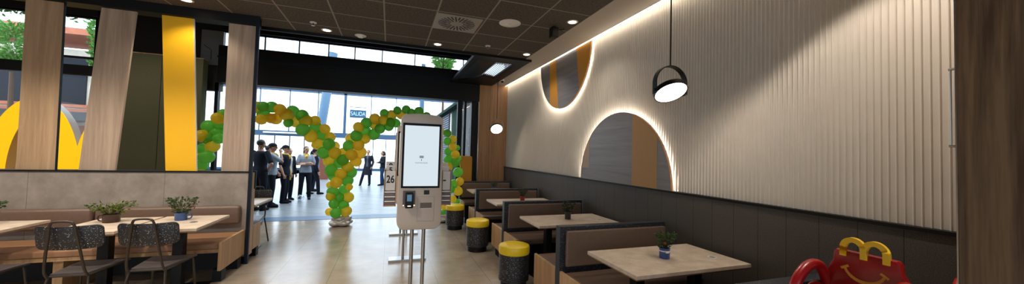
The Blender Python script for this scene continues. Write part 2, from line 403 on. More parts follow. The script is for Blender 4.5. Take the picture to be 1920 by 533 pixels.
# entrance wall (Y = 9): lintel, upper window, jambs
b = BM(); box(b, -3.45, 2.18, 8.9, 9.25, 2.92, 3.70); struct(obj('wall_lintel', b, M['black']))
b = BM(); box(b, -3.45, 2.18, 8.86, 8.9, 3.43, 3.47); struct(obj('trim_5', b, M['darkblue']))
b = BM(); box(b, -3.45, 3.13, 8.95, 9.2, 4.05, 4.5); box(b, 1.88, 2.18, 8.95, 9.2, 3.7, 4.06); struct(obj('wall_entrance_top', b, M['black']))
b = BM(); box(b, 2.17, 2.96, 8.88, 9.15, 0, 3.40); struct(obj('wall_oak_pier', b, M['oakwarm']))
b = BM(); box(b, 2.15, 2.172, 8.87, 9.15, 0, 2.92); struct(obj('trim_6', b, M['steel']))
b = BM(); box(b, 2.18, 2.22, 9.03, 9.1, 3.40, 4.05); box(b, 2.9, 2.95, 9.03, 9.1, 3.40, 4.05); w_ = struct(obj('window_8', b, M['darkblue'])); obj('pane', box(BM(), 2.22, 2.9, 9.06, 9.066, 3.40, 4.05), M['glass'], w_)
b = BM(); box(b, 2.46, 2.464, 8.876, 8.882, 0, 3.4); struct(obj('trim_7', b, M['blackgloss']))
w1 = struct(obj('window_1', box(box(BM(), -3.45, 1.88, 9.05, 9.1, 3.70, 3.73), -3.45, 1.88, 9.05, 9.1, 4.02, 4.06), M['darkblue']))
b = BM()
for x in (-3.43, -2.68, -2.02, -1.42, -.86, -.25, .52, 1.75, 1.86): box(b, x-.012, x+.012, 9.05, 9.09, 3.73, 4.03)
obj('mullion', b, M['darkblue'], w1)
obj('pane', box(BM(), -3.44, 1.87, 9.068, 9.074, 3.73, 4.02), M['glass'], w1)
# sliding entrance door: dark posts and side lights
d1 = struct(obj('door_1', box(BM(), 1.985, 2.15, 8.95, 9.2, 0, 2.92), M['black']))
for x0, x1 in ((1.63, 1.745), (1.80, 1.86), (-3.52, -3.46)):
    obj('post', box(BM(), x0, x1, 9.0, 9.12, 0, 2.92), M['darkblue'], d1)
obj('pane', box(BM(), 1.64, 2.0, 9.05, 9.06, 0, 2.92), M['glass'], d1)
obj('pane', box(BM(), -3.82, -3.46, 9.05, 9.06, 0, 2.75), M['glass'], d1)
# entrance grille mat
t = tag(obj('entrance_mat', box(BM(), -3.3, 2.15, 8.79, 9.28, -.05, .004), M['bluesteel']), 'blue-grey strip of entrance matting across the doorway', 'door mat')

# black bulkhead over the entrance with an open louvre grille; the high window goes on behind it
bb = BM()
box(bb, 1.40, 2.49, 6.205, 6.50, CZ-.04, CZ+.02); box(bb, 2.27, 2.49, 6.50, 8.87, CZ-.04, CZ+.02); box(bb, 1.40, 1.52, 6.50, 8.87, CZ-.04, CZ+.02)
prism(bb, [(1.52, 8.87), (2.27, 8.87), (2.27, 7.95), (1.95, 7.75), (1.80, 8.2), (1.52, 8.5)], CZ-.04, CZ+.02, 'XY')
struct(obj('trim_8', bb, M['black']))
t = thing('air_grille', (1.9, 7.2, CZ-.01), 'black perforated air grille with louvre bars set into the black bulkhead', 'air vent')
b = BM(); prism(b, [(-.378, -.698), (.03, -.698), (.03, .50), (-.10, .98), (-.378, 1.28)], -.008, .0, 'XY'); obj('mesh_plate', b, M['mesh'], t)
for i in range(7):
    b = BM(); x_ = .05+i*.048; box(b, x_-.010, x_+.010, -.698, .72-.0*i, -.012, .006, .003); obj('louvre_bar', b, M['grille'], t)

# ------------------------------------------------------------------ ceiling fittings
def downlight(x, y, label, power=26, z=CZ, cone=125, blend=.55):
    t = thing('downlight', (x, y, z), label, 'ceiling light', 'recessed ceiling downlights')
    lathe(b := BM(), [(.055, -.001), (.075, -.001), (.077, -.006), (.058, -.01), (.052, -.004)], 28); obj('trim_ring', b, M['white'], t, True)
    b = BM(); cyl(b, .053, -.006, -.002, seg=24); obj('lens', b, M['down'], t)
    l = bpy.data.lights.new('bulb', 'SPOT'); l.energy = power; l.color = (1, .89, .77); l.spot_size = R(cone); l.spot_blend = blend; l.shadow_soft_size = .05
    lo = bpy.data.objects.new('bulb', l); COL.objects.link(lo); lo.location = (0, 0, -.012); lo.parent = t
    return t
dl = [(-.97, 5.93, 'bright downlight at the ceiling edge above the left part of the doorway'), (.70, 5.93, 'downlight at the ceiling edge directly behind the round-slotted vent'),
      (2.28, 5.86, 'downlight in the far right corner of the tiled ceiling'), (2.27, 4.16, 'downlight beside the soffit nearest the black ceiling spotlight box'),
      (-2.49, 6.02, 'downlight above the yellow leaning panel, nearest the panel tops'), (-2.46, 5.42, 'downlight above the yellow panel at the upper edge of the picture'),
      (-4.2, 6.02, 'downlight above the gap between the two left wood panels')]
for x, y, s in dl: downlight(x, y, s, 30)
for x, y in ((-4.7, 4.2), (-3.4, 4.2), (-1.9, 4.2), (-4.7, 2.4), (-3.4, 2.2), (-1.8, 2.4), (-.9, 4.2), (-1.8, .3), (-3.4, .3)):  # unseen lamps added as fill, stronger towards the left panels
    o = downlight(x, y, 'added fill downlight in the ceiling, out of view', 155 if x < -1.5 else 50)
downlight(2.27, 1.15, 'downlight near the fluted wall, above the upper right corner of the picture', 98, CZ, 95, .22)
for x, y in ((-4.6, 7.0), (-3.4, 7.0), (-6.2, 7.4)):  # hidden lamps added to lift the dark felt wall area
    downlight(x, y, 'added unseen fill downlight in the high black ceiling behind the partition', 70, 4.449)
def disc(name, x, y, r, label, cat, parts='disc'):
    t = thing(name, (x, y, CZ+.002), label, cat)
    lathe(b := BM(), [(0, -.012), (r*.9, -.012), (r, -.006), (r, 0), (0, 0)], 36); obj('cover', b, M['white'], t, True); return t
t = disc('ceiling_speaker', 1.51, 4.55, .15, 'large round white ceiling speaker', 'speaker')
b = BM(); box(b, -.02, .02, -.003, .003, -.0135, -.012); obj('badge', b, M['greytext'], t)
t = disc('smoke_detector', -.5, 6.0, .085, 'plain white unlit disc on the ceiling edge right of the brightest downlight', 'smoke detector')
lathe(b := BM(), [(0, -.035), (.04, -.033), (.055, -.012), (0, -.012)], 24); obj('dome', b, M['white'], t, True)
t = disc('sprinkler', -1.1, 5.65, .045, 'small metal sprinkler head left of the brightest downlight', 'sprinkler')
b = BM(); cyl(b, .012, -.045, -.01, seg=12); cyl(b, .026, -.05, -.045, seg=16); obj('nozzle', b, M['chrome'], t)
t = disc('sprinkler', 1.5, 5.67, .045, 'small sprinkler head between the doorway and the round speaker', 'sprinkler')
b = BM(); cyl(b, .012, -.045, -.01, seg=12); cyl(b, .026, -.05, -.045, seg=16); obj('nozzle', b, M['chrome'], t)
t = thing('ceiling_vent', (.825, 4.86, CZ), 'square ceiling vent with dark slots radiating in a circle', 'air vent')
b = BM(); box(b, -.31, .31, -.295, .295, -.008, 0, .002); obj('plate', b, plain('vent_plate', srgb(150, 141, 130), .5), t)
b = BM()
for k in range(28):
    a = 2*PI*k/28; r0_, r1_ = (.09, .255) if k % 2 == 0 else (.15, .255)
    box(b, r0_, r1_, -.010, .010, -.0095, -.0075, mtx=Matrix.Rotation(a, 4, 'Z'))
o = obj('slots', b, M['black'], t)
t = thing('spotlight_box', (2.12, 4.42, CZ), 'small black box spotlight hanging under the ceiling by the soffit', 'spotlight')
b = BM(); box(b, -.05, .05, -.05, .05, -.16, -.02, .008); obj('body', b, M['black'], t)
b = BM(); cyl(b, .012, -.03, 0, seg=10); tube(b, [(.04, 0, -.03), (.12, 0, -.035), (.16, .02, -.015), (.17, .02, -.001)], .008); obj('bracket', b, M['black'], t)
t = thing('security_camera', (2.53, 8.09, CZ-.003), 'small white dome security camera above the oak pier', 'camera')
b = BM(); cyl(b, .05, -.05, 0, seg=20, bev=.006); obj('housing', b, M['white'], t, True)
b = BM(); ball(b, (0, 0, -.055), .036, 2); obj('lens_dome', b, M['blackgloss'], t, True)

# ------------------------------------------------------------------ half-round wall panels
def arc_poly(yc, zc, r, up, n=64):
    return [(yc+r*math.cos(PI*k/n)*1, zc+(r if up else -r)*math.sin(PI*k/n)) for k in range(n+1)]
def half_round(name, yc, zc, r, up, label, stripes):
    t = thing(name, (2.885, yc, zc), label, 'wall panel', 'half-round panels on the fluted wall')
    def clip(poly): return poly
    prism(b := BM(), arc_poly(0, 0, r-.004, up), -.004, .02, 'YZ'); obj('panel', b, M['greywood'], t)
    n = 64; e = BM()
    o_ = arc_poly(0, 0, r, up); i_ = arc_poly(0, 0, r-.0039, up)
    for k in range(n):
        q = [o_[k], o_[k+1], i_[k+1], i_[k]]; prism(e, q, -.006, .022, 'YZ')
    bmesh.ops.remove_doubles(e, verts=e.verts[:], dist=1e-5)
    obj('edging', e, M['oakwarm'], t, True)
    for mat, poly in stripes:
        prism(b := BM(), poly, -.0065, -.0035, 'YZ'); obj('stripe', b, M[mat], t)
    for y_ in (-.5, 0, .5):
        b = BM(); z_ = (.35 if up else -.35); box(b, .0205, .058, y_-.02, y_+.02, z_-.02, z_+.02); obj('wall_mount', b, M['black'], t)
    # LED halo behind
    rr = r-.03; h = BM(); pts = [(rr*math.cos(PI*k/n), (rr if up else -rr)*math.sin(PI*k/n)) for k in range(n+1)]
    A = [h.verts.new((.024, y_, z_)) for y_, z_ in pts]; B = [h.verts.new((.032, y_, z_)) for y_, z_ in pts]
    for k in range(n): h.faces.new((A[k], A[k+1], B[k+1], B[k]))
    obj('glowing_tape', h, M['ledhalo'], t)
    return t
def cir(r, y): return math.sqrt(max(r*r-y*y, 0))
rl = .945
def seg_poly(r, y0, y1, up, n=16, base=0.):
    s = 1 if up else -1
    pts = [(y0, base), (y1, base)] + [(y1+(y0-y1)*k/n, s*cir(r-.006, y1+(y0-y1)*k/n)) for k in range(n+1)]
    return pts
half_round('half_round_panel', 3.95, 1.239, rl, True, 'half-round grey panel standing on the dark wainscot with ochre bands and a glowing edge',
    [('mustard', seg_poly(rl, -.73, -.29, True)),
     ('tanpanel', [(.70, .17), (cir(rl-.006, .17), .17)]+[(y_, cir(rl-.006, y_)) for y_ in [.929+(.70-.929)*k/10 for k in range(11)]])])
ru = .95
half_round('half_round_panel', 5.62, CZ-.02, ru, False, 'half-round grey panel hanging down from the soffit with two ochre stripes',
    [('ochre', [(.52, 0), (.27, 0)]+[(.12+(.36)*k/8, -cir(ru-.006, .12+.36*k/8)) for k in range(9)]),
     ('ochre', [(-.50, 0), (-ru+.006, 0)]+[(y_, -cir(ru-.006, y_)) for y_ in [-ru+.006+(ru-.006-.62)*k/14 for k in range(15)]])])

# ------------------------------------------------------------------ right pillar and extinguisher
b = BM(); box(b, 2.30, 2.96, -1.2, .785, 0, CZ-.001); struct(obj('wall_pillar', b, M['oakdark']))
b = BM(); box(b, 2.2965, 2.303, .786, .791, 0, CZ-.002); struct(obj('trim_9', b, M['steel']))
t = thing('pull_handle', (2.33, .80, 1.855), 'thin metal pull bar on the edge of the dark wood pillar', 'handle')
b = BM(); tube(b, [(0, .014, -.175), (0, .014, .175)], .003); obj('bar', b, M['steel'], t, True)
for z in (-.17, .17):
    b = BM(); tube(b, [(0, -.004, z), (0, .02, z)], .006); obj('mount', b, M['steel'], t, True)
t = thing('fire_extinguisher', (2.68, .868, 0), 'red fire extinguisher half hidden behind the dark wood pillar', 'fire extinguisher')
lathe(b := BM(), [(0, .55), (.07, .55), (.075, .57), (.075, .98), (.06, 1.04), (.03, 1.07), (.03, 1.09), (0, 1.09)], 24); obj('cylinder', b, M['extred'], t, True)
b = BM(); box(b, -.02, .02, -.06, .04, 1.09, 1.13, .006); obj('valve', b, M['black'], t)
lathe(b := BM(), [(.0755, .78), (.0765, .78), (.0765, .95), (.0755, .95)], 24); obj('sticker', b, M['white'], t)
b = BM(); box(b, -.09, .2, -.075, .09, .50, .548, .004); box(b, .1, .2, -.02, .03, .0, .51); obj('bracket', b, M['black'], t)

# ------------------------------------------------------------------ pendant lamps
def pendant(loc, label, rod_top, power, frame_mat, ny=.49):
    t = thing('pendant_lamp', loc, label, 'pendant lamp', 'black disc pendant lamps', R(-6))
    nrm = Vector((-.05, -ny, -math.sqrt(1-ny*ny))).normalized()
    tilt = Matrix.Rotation(math.atan2(-nrm.y, -nrm.z)*-1, 4, 'X')
    rr = .146
    prof = [(0, .028), (rr*.86, .028), (rr-.004, .02), (rr, .012), (rr, -.024), (rr-.006, -.026), (rr-.010, -.020), (0, -.020)]
    hd = lathe(BM(), prof, 48, mtx=tilt); obj('lamp_head', hd, M['black'], t, True)
    df = lathe(BM(), [(0, -.0235), (rr-.011, -.0225), (rr-.011, -.0205), (0, -.0205)], 48, mtx=tilt); obj('diffuser', df, M['lamp'], t, True)
    # yoke: flat strap bent in an arch, pivoting left and right
    yk = BM(); n = 36; R_ = rr+.010; path = [(-R_, -.035)]+[(-R_*math.cos(PI*k/n), .065+R_*1.0*math.sin(PI*k/n)) for k in range(n+1)]+[(R_, -.035)]
    wy = .027; T = .004; pr = []
    for x_, z_ in path: pr.append((x_, z_))
    vs = []
    for i, (x_, z_) in enumerate(pr):
        cx = 0; dx, dz = (x_, z_-.065) if z_ > .065 else (x_, 0); l_ = math.hypot(dx, dz) or 1; dx /= l_; dz /= l_
        vs.append([yk.verts.new((x_+dx*a, y_, z_+dz*a)) for a, y_ in ((-T, -wy), (T, -wy), (T, wy), (-T, wy))])
    for a, c in zip(vs, vs[1:]):
        for k in range(4): yk.faces.new((a[k], a[(k+1) % 4], c[(k+1) % 4], c[k]))
    yk.faces.new(vs[0]); yk.faces.new(vs[-1][::-1])
    obj('yoke', yk, frame_mat, t, True)
    for s in (-1, 1):
        k_ = BM(); cyl(k_, .014, 0, .02, seg=14, mtx=Matrix.Translation((s*(rr+.004), 0, 0)) @ Matrix.Rotation(s*PI/2, 4, 'Y')); obj('pivot_knob', k_, M['black'], t, True)
    b = BM(); tube(b, [(0, 0, .065+R_), (0, 0, rod_top-loc[2])], .0065); obj('rod', b, M['black'], t, True)
    b = BM(); cyl(b, .04, rod_top-loc[2]-.02, rod_top-loc[2], seg=20); obj('ceiling_cup', b, M['black'], t, True)
    l = bpy.data.lights.new('bulb', 'AREA'); l.shape = 'DISK'; l.size = .22; l.energy = power; l.color = (1, .90, .78)
    lo = bpy.data.objects.new('bulb', l); COL.objects.link(lo); lo.parent = t; lo.matrix_local = tilt @ Matrix.Translation((0, 0, -.0245))
    return t
pendant((2.36, 2.49, 2.20), 'black disc pendant lamp hanging large in front of the fluted wall', CZ-.005, 1.6, M['black'])
pendant((2.36, 7.89, 2.17), 'disc pendant lamp hanging small in front of the oak pier', CZ-.006, 3, M['chrome'], .74)

# ------------------------------------------------------------------ booths, tables and stools on the right
def make_booth(loc, label, sides=(-1, 1)):
    t = thing('booth_bench', loc, label, 'booth bench', 'back-to-back booth benches along the wainscot')
    b = BM(); box(b, 0, 1.27, -.045, .045, .06, .90, .004); obj('divider', b, M['terrblue'], t)
    for s in sides:
        c = BM(); box(c, .055, 1.24, min(s*.046, s*.085), max(s*.046, s*.085), .52, .862, .012); obj('back_cushion', c, M['brownleather'], t)
        c = BM(); box(c, .03, 1.26, min(s*.088, s*.56), max(s*.088, s*.56), .405, .475, .018); obj('seat_cushion', c, M['brownleather'], t)
        c = BM(); box(c, .0, .028, min(s*.05, s*.57), max(s*.05, s*.57), .14, .478, .002); obj('end_panel', c, M['oakseat'], t)
        c = BM(); box(c, .03, 1.26, min(s*.047, s*.52), max(s*.047, s*.52), .14, .402); obj('bench_box', c, M['black'], t)
        c = BM(); box(c, .05, 1.26, min(s*.04, s*.5), max(s*.04, s*.5), 0, .139); obj('plinth', c, M['black'], t)
    return t
B0 = make_booth((1.585, 3.10, 0), 'brown booth bench in a black speckled frame, nearest with its full backrest in view')
dup(B0, (1.585, 4.84, 0), label='second brown booth bench from the camera, ahead of the table with the dark pot')
dup(B0, (1.585, 6.57, 0), label='third brown booth bench, behind the table with the red pot')
make_booth((1.60, 8.30, 0), 'farthest brown booth bench, in front of the oak pier', (-1,))
make_booth((1.60, 1.42, 0), 'booth bench whose speckled top edge just shows left of the red chair', (1,))
def make_table(loc, label):
    t = thing('booth_table', loc, label, 'table', 'stone-topped tables in the booths')
    b = BM(); box(b, 0, 1.13, -.33, .33, .722, .75, .002); obj('tabletop', b, M['tabletop'], t)
    b = BM(); box(b, .005, 1.125, -.325, .325, .712, .7215); obj('edge_band', b, M['tableedge'], t)
    for x in (.27, .88):
        b = BM(); box(b, x-.042, x+.042, -.042, .042, .02, .712, .004); obj('leg', b, M['black'], t)
        b = BM(); box(b, x-.16, x+.16, -.18, .18, 0, .02, .006); obj('foot_plate', b, M['black'], t)
    return t
T0 = make_table((1.69, 2.40, 0), 'stone-topped booth table nearest the camera, with a blue tin plant pot')
dup(T0, (1.70, 4.14, 0), label='second booth table, holding the dark plant pot')
dup(T0, (1.70, 5.87, 0), label='third booth table, holding the red plant pot')
dup(T0, (1.70, 7.60, 0), label='farthest booth table, below the small pendant lamp')
t = thing('charging_pad', (2.66, 2.30, .75), 'round pale wireless charging pad set in the nearest booth table', 'charging pad')
lathe(b := BM(), [(.026, .0), (.036, .0), (.036, .0025), (.026, .0025), (.026, 0)], 28); obj('ring', b, M['white'], t, True)
cyl(b := BM(), .0255, 0, .0012, seg=24); obj('centre', b, M['greypanel'], t)
t = thing('charging_pad', (2.66, 4.02, .75), 'round pale wireless charging pad in the second booth table', 'charging pad')
lathe(b := BM(), [(.026, .0), (.036, .0), (.036, .0025), (.026, .0025), (.026, 0)], 28); obj('ring', b, M['white'], t, True)
cyl(b := BM(), .0255, 0, .0012, seg=24); obj('centre', b, M['greypanel'], t)
def make_stool(loc, label):
    t = thing('stool', loc, label, 'stool', 'yellow-topped speckled drum stools')
    lathe(b := BM(), [(0, 0), (.155, 0), (.155, .09), (0, .09)], 40); obj('plinth', b, M['black'], t, True)
    lathe(b := BM(), [(0, .085), (.178, .085), (.183, .09), (.183, .40), (0, .40)], 48); obj('drum', b, M['terr'], t, True)
    lathe(b := BM(), [(0, .40), (.184, .40), (.187, .408), (.187, .475), (.18, .492), (.16, .500), (0, .503)], 48); obj('seat_pad', b, M['yellowseat'], t, True)
    return t
S0 = make_stool((1.47, 4.02, 0), 'yellow-topped black speckled stool nearest the camera')
dup(S0, (1.41, 5.63, 0), label='middle yellow-topped stool, beside the second booth')
dup(S0, (1.33, 7.28, 0), label='farthest yellow-topped stool, beside the balloon leg and the kiosk')
t = thing('upholstered_screen', (1.66, 8.62, 0), 'mustard board with a rounded corner standing behind the farthest booth', 'screen')
prism(b := BM(), rrect(0, .30, .1, 1.50, (.01, .01, .05, .03)), -.03, .03, 'XZ', .008); obj('board', b, M['orangepad'], t, True)
b = BM(); box(b, .02, .28, -.06, .06, 0, .11); obj('base', b, M['black'], t)

# ------------------------------------------------------------------ plants in mugs
def leaves(bm, n, cx, cy, z0, rx, ry, h, size, rng, spread=1., droop=.3):
    for _ in range(n):
        a = rng.uniform(0, 2*PI); rr = math.sqrt(rng.random()); zz = rng.random()
        p = Vector((cx+rx*rr*math.cos(a)*(.35+.65*zz), cy+ry*rr*math.sin(a)*(.35+.65*zz), z0+h*zz))
        d = Vector((math.cos(a)*rr*spread, math.sin(a)*rr*spread, rng.uniform(-.2, 1))).normalized()
        side = d.cross(Vector((rng.uniform(-1, 1), rng.uniform(-1, 1), rng.uniform(-1, 1)))).normalized()
        l = size*rng.uniform(.7, 1.3); w = l*.28
        up = side.cross(d)*l*.12
        v = [bm.verts.new(q) for q in (p, p+d*l*.5+side*w+up, p+d*l, p+d*l*.5-side*w+up)]
        bm.faces.new((v[0], v[1], v[2])); bm.faces.new((v[0], v[2], v[3]))
def stems(bm, n, cx, cy, z0, rx, ry, h, rng):
    tips = []
    for _ in range(n):
        a = rng.uniform(0, 2*PI); rr = math.sqrt(rng.random()); tip = Vector((cx+rx*rr*math.cos(a), cy+ry*rr*math.sin(a), z0+h*rng.uniform(.5, 1)))
        m = Vector((cx+(tip.x-cx)*.35, cy+(tip.y-cy)*.35, z0+(tip.z-z0)*.6)); tube(bm, [(cx+(tip.x-cx)*.1, cy+(tip.y-cy)*.1, z0-.02), m, tip], .0015, 4); tips.append((m, tip))
    return tips
def fern(bm, tips, rng, size):
    for m, tip in tips:
        d = (tip-m).normalized()
        for k in range(9):
            p = m.lerp(tip, k/8)
            for s in (-1, 1):
                side = d.cross(Vector((0, 0, 1))); side = side.normalized() if side.length > .01 else Vector((1, 0, 0))
                l = size*(1-.06*k)*rng.uniform(.7, 1.2); q = (side*s+d*.7+Vector((0, 0, rng.uniform(-.3, .4)))).normalized()
                sd = q.cross(Vector((rng.random(), rng.random(), 1))).normalized()*l*.2
                v = [bm.verts.new(x) for x in (p, p+q*l*.5+sd, p+q*l, p+q*l*.5-sd)]; bm.faces.new(v)
def plant(loc, label, pot, r, h, rx, ry, fh, mat, seed, handle=None, berries=0, nleaf=220, size=.03, fernlike=False, band=False):
    rng = random.Random(seed)
    t = thing('potted_plant', loc, label, 'potted plant', 'small potted plants on the tables')
    lathe(b := BM(), [(0, 0), (r*.92, 0), (r*.98, .006), (r, h*.9), (r*1.04, h), (r*.94, h), (r*.9, h*.82), (0, h*.82)], 28); p = obj('pot', b, M[pot], t, True)
    lathe(b := BM(), [(0, h*.86), (r*.91, h*.84), (r*.91, h*.80), (0, h*.80)], 20); obj('soil', b, M['soil'], t)
    if band:
        lathe(b := BM(), [(r*1.0, h*.66), (r*1.035, h*.68), (r*1.035, h*.76), (r*1.0, h*.78)], 28); obj('cord', b, M['white'], t, True)
        b = BM(); ball(b, (-.4*r, -r*1.0, h*.68), (.012, .006, .01)); ball(b, (-.05*r, -r*1.03, h*.68), (.012, .006, .01)); obj('bow', b, M['white'], t, True)
    if handle:
        s = handle; pts = [(s*r*.97, 0, h*.85), (s*(r+.03), 0, h*.82), (s*(r+.042), 0, h*.52), (s*(r+.028), 0, h*.22), (s*r*.95, 0, h*.2)]
        tube(b := BM(), smooth_path(pts, 5), .0065, 8); obj('handle', b, M[pot], t, True)
    b = BM(); tips = stems(b, 26 if fernlike else 20, 0, 0, h*.84, rx, ry, fh, rng); obj('stems', b, M['stem'], t)
    b = BM()
    if fernlike: fern(b, tips, rng, size)
    leaves(b, nleaf, 0, 0, h*.84, rx, ry, fh, size, rng)
    for m_, tp in tips: leaves(b, 5, tp.x, tp.y, tp.z-.015, .014, .014, .025, size*.8, rng)
    f = obj('foliage', b, M[mat], t); f['kind'] = 'part'; del f['kind']
    if berries:
        for k in range(berries):
            m_, tp = tips[k]; b = BM(); q = m_.lerp(tp, .85)+Vector((0, -.02, 0)); ball(b, q, (.014, .014, .012), 1); obj('flower', b, M['berry'], t, True)
    return t
plant((-2.76, 4.93, .75), 'bushy green plant in a dark brown mug on the left wall table', 'mugbrown', .068, .085, .20, .12, .13, 'leafy', 1, handle=-1, fernlike=True, nleaf=190, size=.03)
plant((-2.17, 4.93, .75), 'dark leafy plant with a red flower in a blue mug on the left wall table', 'mugblue', .055, .085, .14, .10, .17, 'leaf', 2, handle=1, berries=2, nleaf=230, size=.030)
plant((2.225, 2.385, .75), 'plant with a red flower in a blue tin with white cord, nearest booth table', 'mugblue', .043, .088, .085, .075, .13, 'leaf', 3, berries=2, nleaf=200, size=.024, band=True)
plant((2.26, 4.15, .75), 'dense dark plant in a mottled dark pot on the second booth table', 'mugdark', .04, .10, .10, .09, .14, 'leafd', 4, nleaf=260, size=.026)
plant((2.28, 5.88, .75), 'small plant in a red pot on the third booth table', 'mugred', .042, .085, .08, .07, .15, 'leafd', 5, nleaf=160, size=.026)
plant((2.26, 7.62, .75), 'small plant in a blue pot on the farthest booth table', 'mugblue', .04, .08, .085, .08, .12, 'leafd', 6, nleaf=140, size=.026)
plant((-3.78, 4.98, .75), 'plant whose leaf tips reach in at the left edge of the picture', 'mugbrown', .06, .085, .16, .12, .14, 'leaf', 8, nleaf=100, size=.05)

# ------------------------------------------------------------------ left side: partition, panels, banquette
b = BM(); box(b, -8, -1.80, 5.70, 5.88, .10, 1.232); struct(obj('wall_partition', b, M['conc']))
b = BM(); box(b, -8, -1.80, 5.72, 5.87, 0, .099); struct(obj('baseboard_partition', b, M['black']))
b = BM(); box(b, -8, -1.79, 5.69, 5.89, 1.232, 1.25); struct(obj('trim_10', b, M['black']))
b = BM(); box(b, -1.80, -1.762, 5.69, 5.73, 0, CZ-.001); box(b, -1.80, -1.762, 5.85, 5.89, 1.0, 1.25); struct(obj('trim_11', b, M['darkblue']))
b = BM(); box(b, -1.7995, -1.775, 5.731, 5.885, .10, 1.231); struct(obj('trim_12', b, M['tanpanel']))
b = BM(); box(b, -8, -1.80, 5.70, 5.9, 3.275, CZ-.001); struct(obj('trim_13', b, M['black']))
def leaning(name, tl, tr, bl, br, mat, label, edge):
    t = thing(name, ((bl+br)/2, 5.765, 1.25), label, 'wall panel', 'upright panels standing on the concrete partition')
    o = (bl+br)/2
    prism(b := BM(), [(bl-o, .0), (br-o, .0), (tr-o, 2.02), (tl-o, 2.02)], -.016, .016, 'XZ', .0015); obj('board', b, mat, t)
    prism(b := BM(), [(br-o+.0005, .0), (br-o+.004, .0), (tr-o+.004, 2.02), (tr-o+.0005, 2.02)], -.015, .015, 'XZ'); obj('edge_strip', b, edge, t)
    b = BM(); box(b, -.015+(tl+tr)/2-o, .015+(tl+tr)/2-o, -.015, .015, 2.02, 2.025); obj('fixing', b, M['black'], t)
    return t
leaning('wood_panel', -4.11, -3.78, -4.09, -3.76, M['oaktan'], 'upright wood panel farthest left on the concrete partition', M['darkblue'])
leaning('wood_panel', -3.44, -3.11, -3.55, -3.22, M['oakgrey'], 'wood panel leaning to the right, beside the yellow arches', M['tanpanel'])
leaning('leaning_board', -2.85, -2.52, -2.72, -2.40, M['yellowpanel'], 'bright yellow panel leaning to the left on the concrete partition', M['white'])
leaning('wood_panel', -2.13, -1.81, -2.13, -1.81, M['oakgrey'], 'upright wood panel at the right end of the partition, beside the doorway', M['black'])
leaning('wood_panel', -4.75, -4.42, -4.85, -4.52, M['oaktan'], 'wood panel on the partition left of the picture', M['darkblue'])
# banquette
t = thing('banquette', (-1.8, 5.7, 0), 'long tan upholstered bench with oak end along the concrete partition', 'bench')
for x0, x1 in ((-1.50, -.05), (-3.0, -1.525), (-4.5, -3.03)):
    b = BM(); box(b, x0, x1, -.10, -.004, .555, .80, .035, 4); obj('back_cushion', b, M['brownleather'], t, True)
    b = BM(); box(b, x0-.013, x1+.013, -.70, -.07, .385, .455, .012); obj('seat_cushion', b, M['tanleather'], t)
b = BM(); box(b, -4.5, -.03, -.69, -.02, .345, .384); obj('seat_board', b, M['oakseat'], t)
b = BM(); box(b, -.032, 0, -.72, -.02, .14, .47, .002); obj('end_panel', b, M['oakseat'], t)
for x in (-1.42, -3.0):
    b = BM(); box(b, x-.04, x+.04, -.66, -.05, .0, .344, .002); obj('support', b, M['oakseat'], t)
b = BM(); box(b, -.10, -.01, -.66, -.55, 0, .139); obj('foot', b, M['black'], t)
b = BM(); box(b, -.10, -.01, -.2, -.08, 0, .139); obj('foot', b, M['black'], t)
b = BM(); box(b, -4.5, -.1, -.12, -.02, .0, .344); obj('back_board', b, M['darkvoid'], t)
# left wall tables
def make_ltable(loc, label, w=.60):
    t = thing('wall_table', loc, label, 'table', 'stone-topped tables along the partition bench')
    b = BM(); box(b, -w/2, w/2, -.39, .39, .722, .75, .002); obj('tabletop', b, M['tabletop'], t)
    b = BM(); box(b, -w/2+.004, w/2-.004, -.386, .386, .710, .7215); obj('edge_band', b, M['tableedge'], t)
    b = BM(); box(b, -.045, .045, -.045, .045, .015, .71, .004); obj('leg', b, M['black'], t)
    b = BM(); box(b, -.22, .22, -.24, .24, 0, .015, .005); obj('foot_plate', b, M['black'], t)
    return t
L0 = make_ltable((-2.115, 4.81, 0), 'table at the partition bench holding the blue mug')
make_ltable((-2.715, 4.80, 0), 'table at the partition bench holding the brown mug', .54)
dup(L0, (-3.69, 4.79, 0), label='table at the partition bench, cut by the left edge of the picture')
t = thing('charging_pad', (-1.99, 4.78, .75), 'small round dark charging pad set in the table with the blue mug', 'charging pad')
lathe(b := BM(), [(.026, .0), (.036, .0), (.036, .0025), (.026, .0025), (.026, 0)], 28); obj('ring', b, M['greypanel'], t, True)
cyl(b := BM(), .0255, 0, .0012, seg=24); obj('centre', b, M['mugdark'], t)
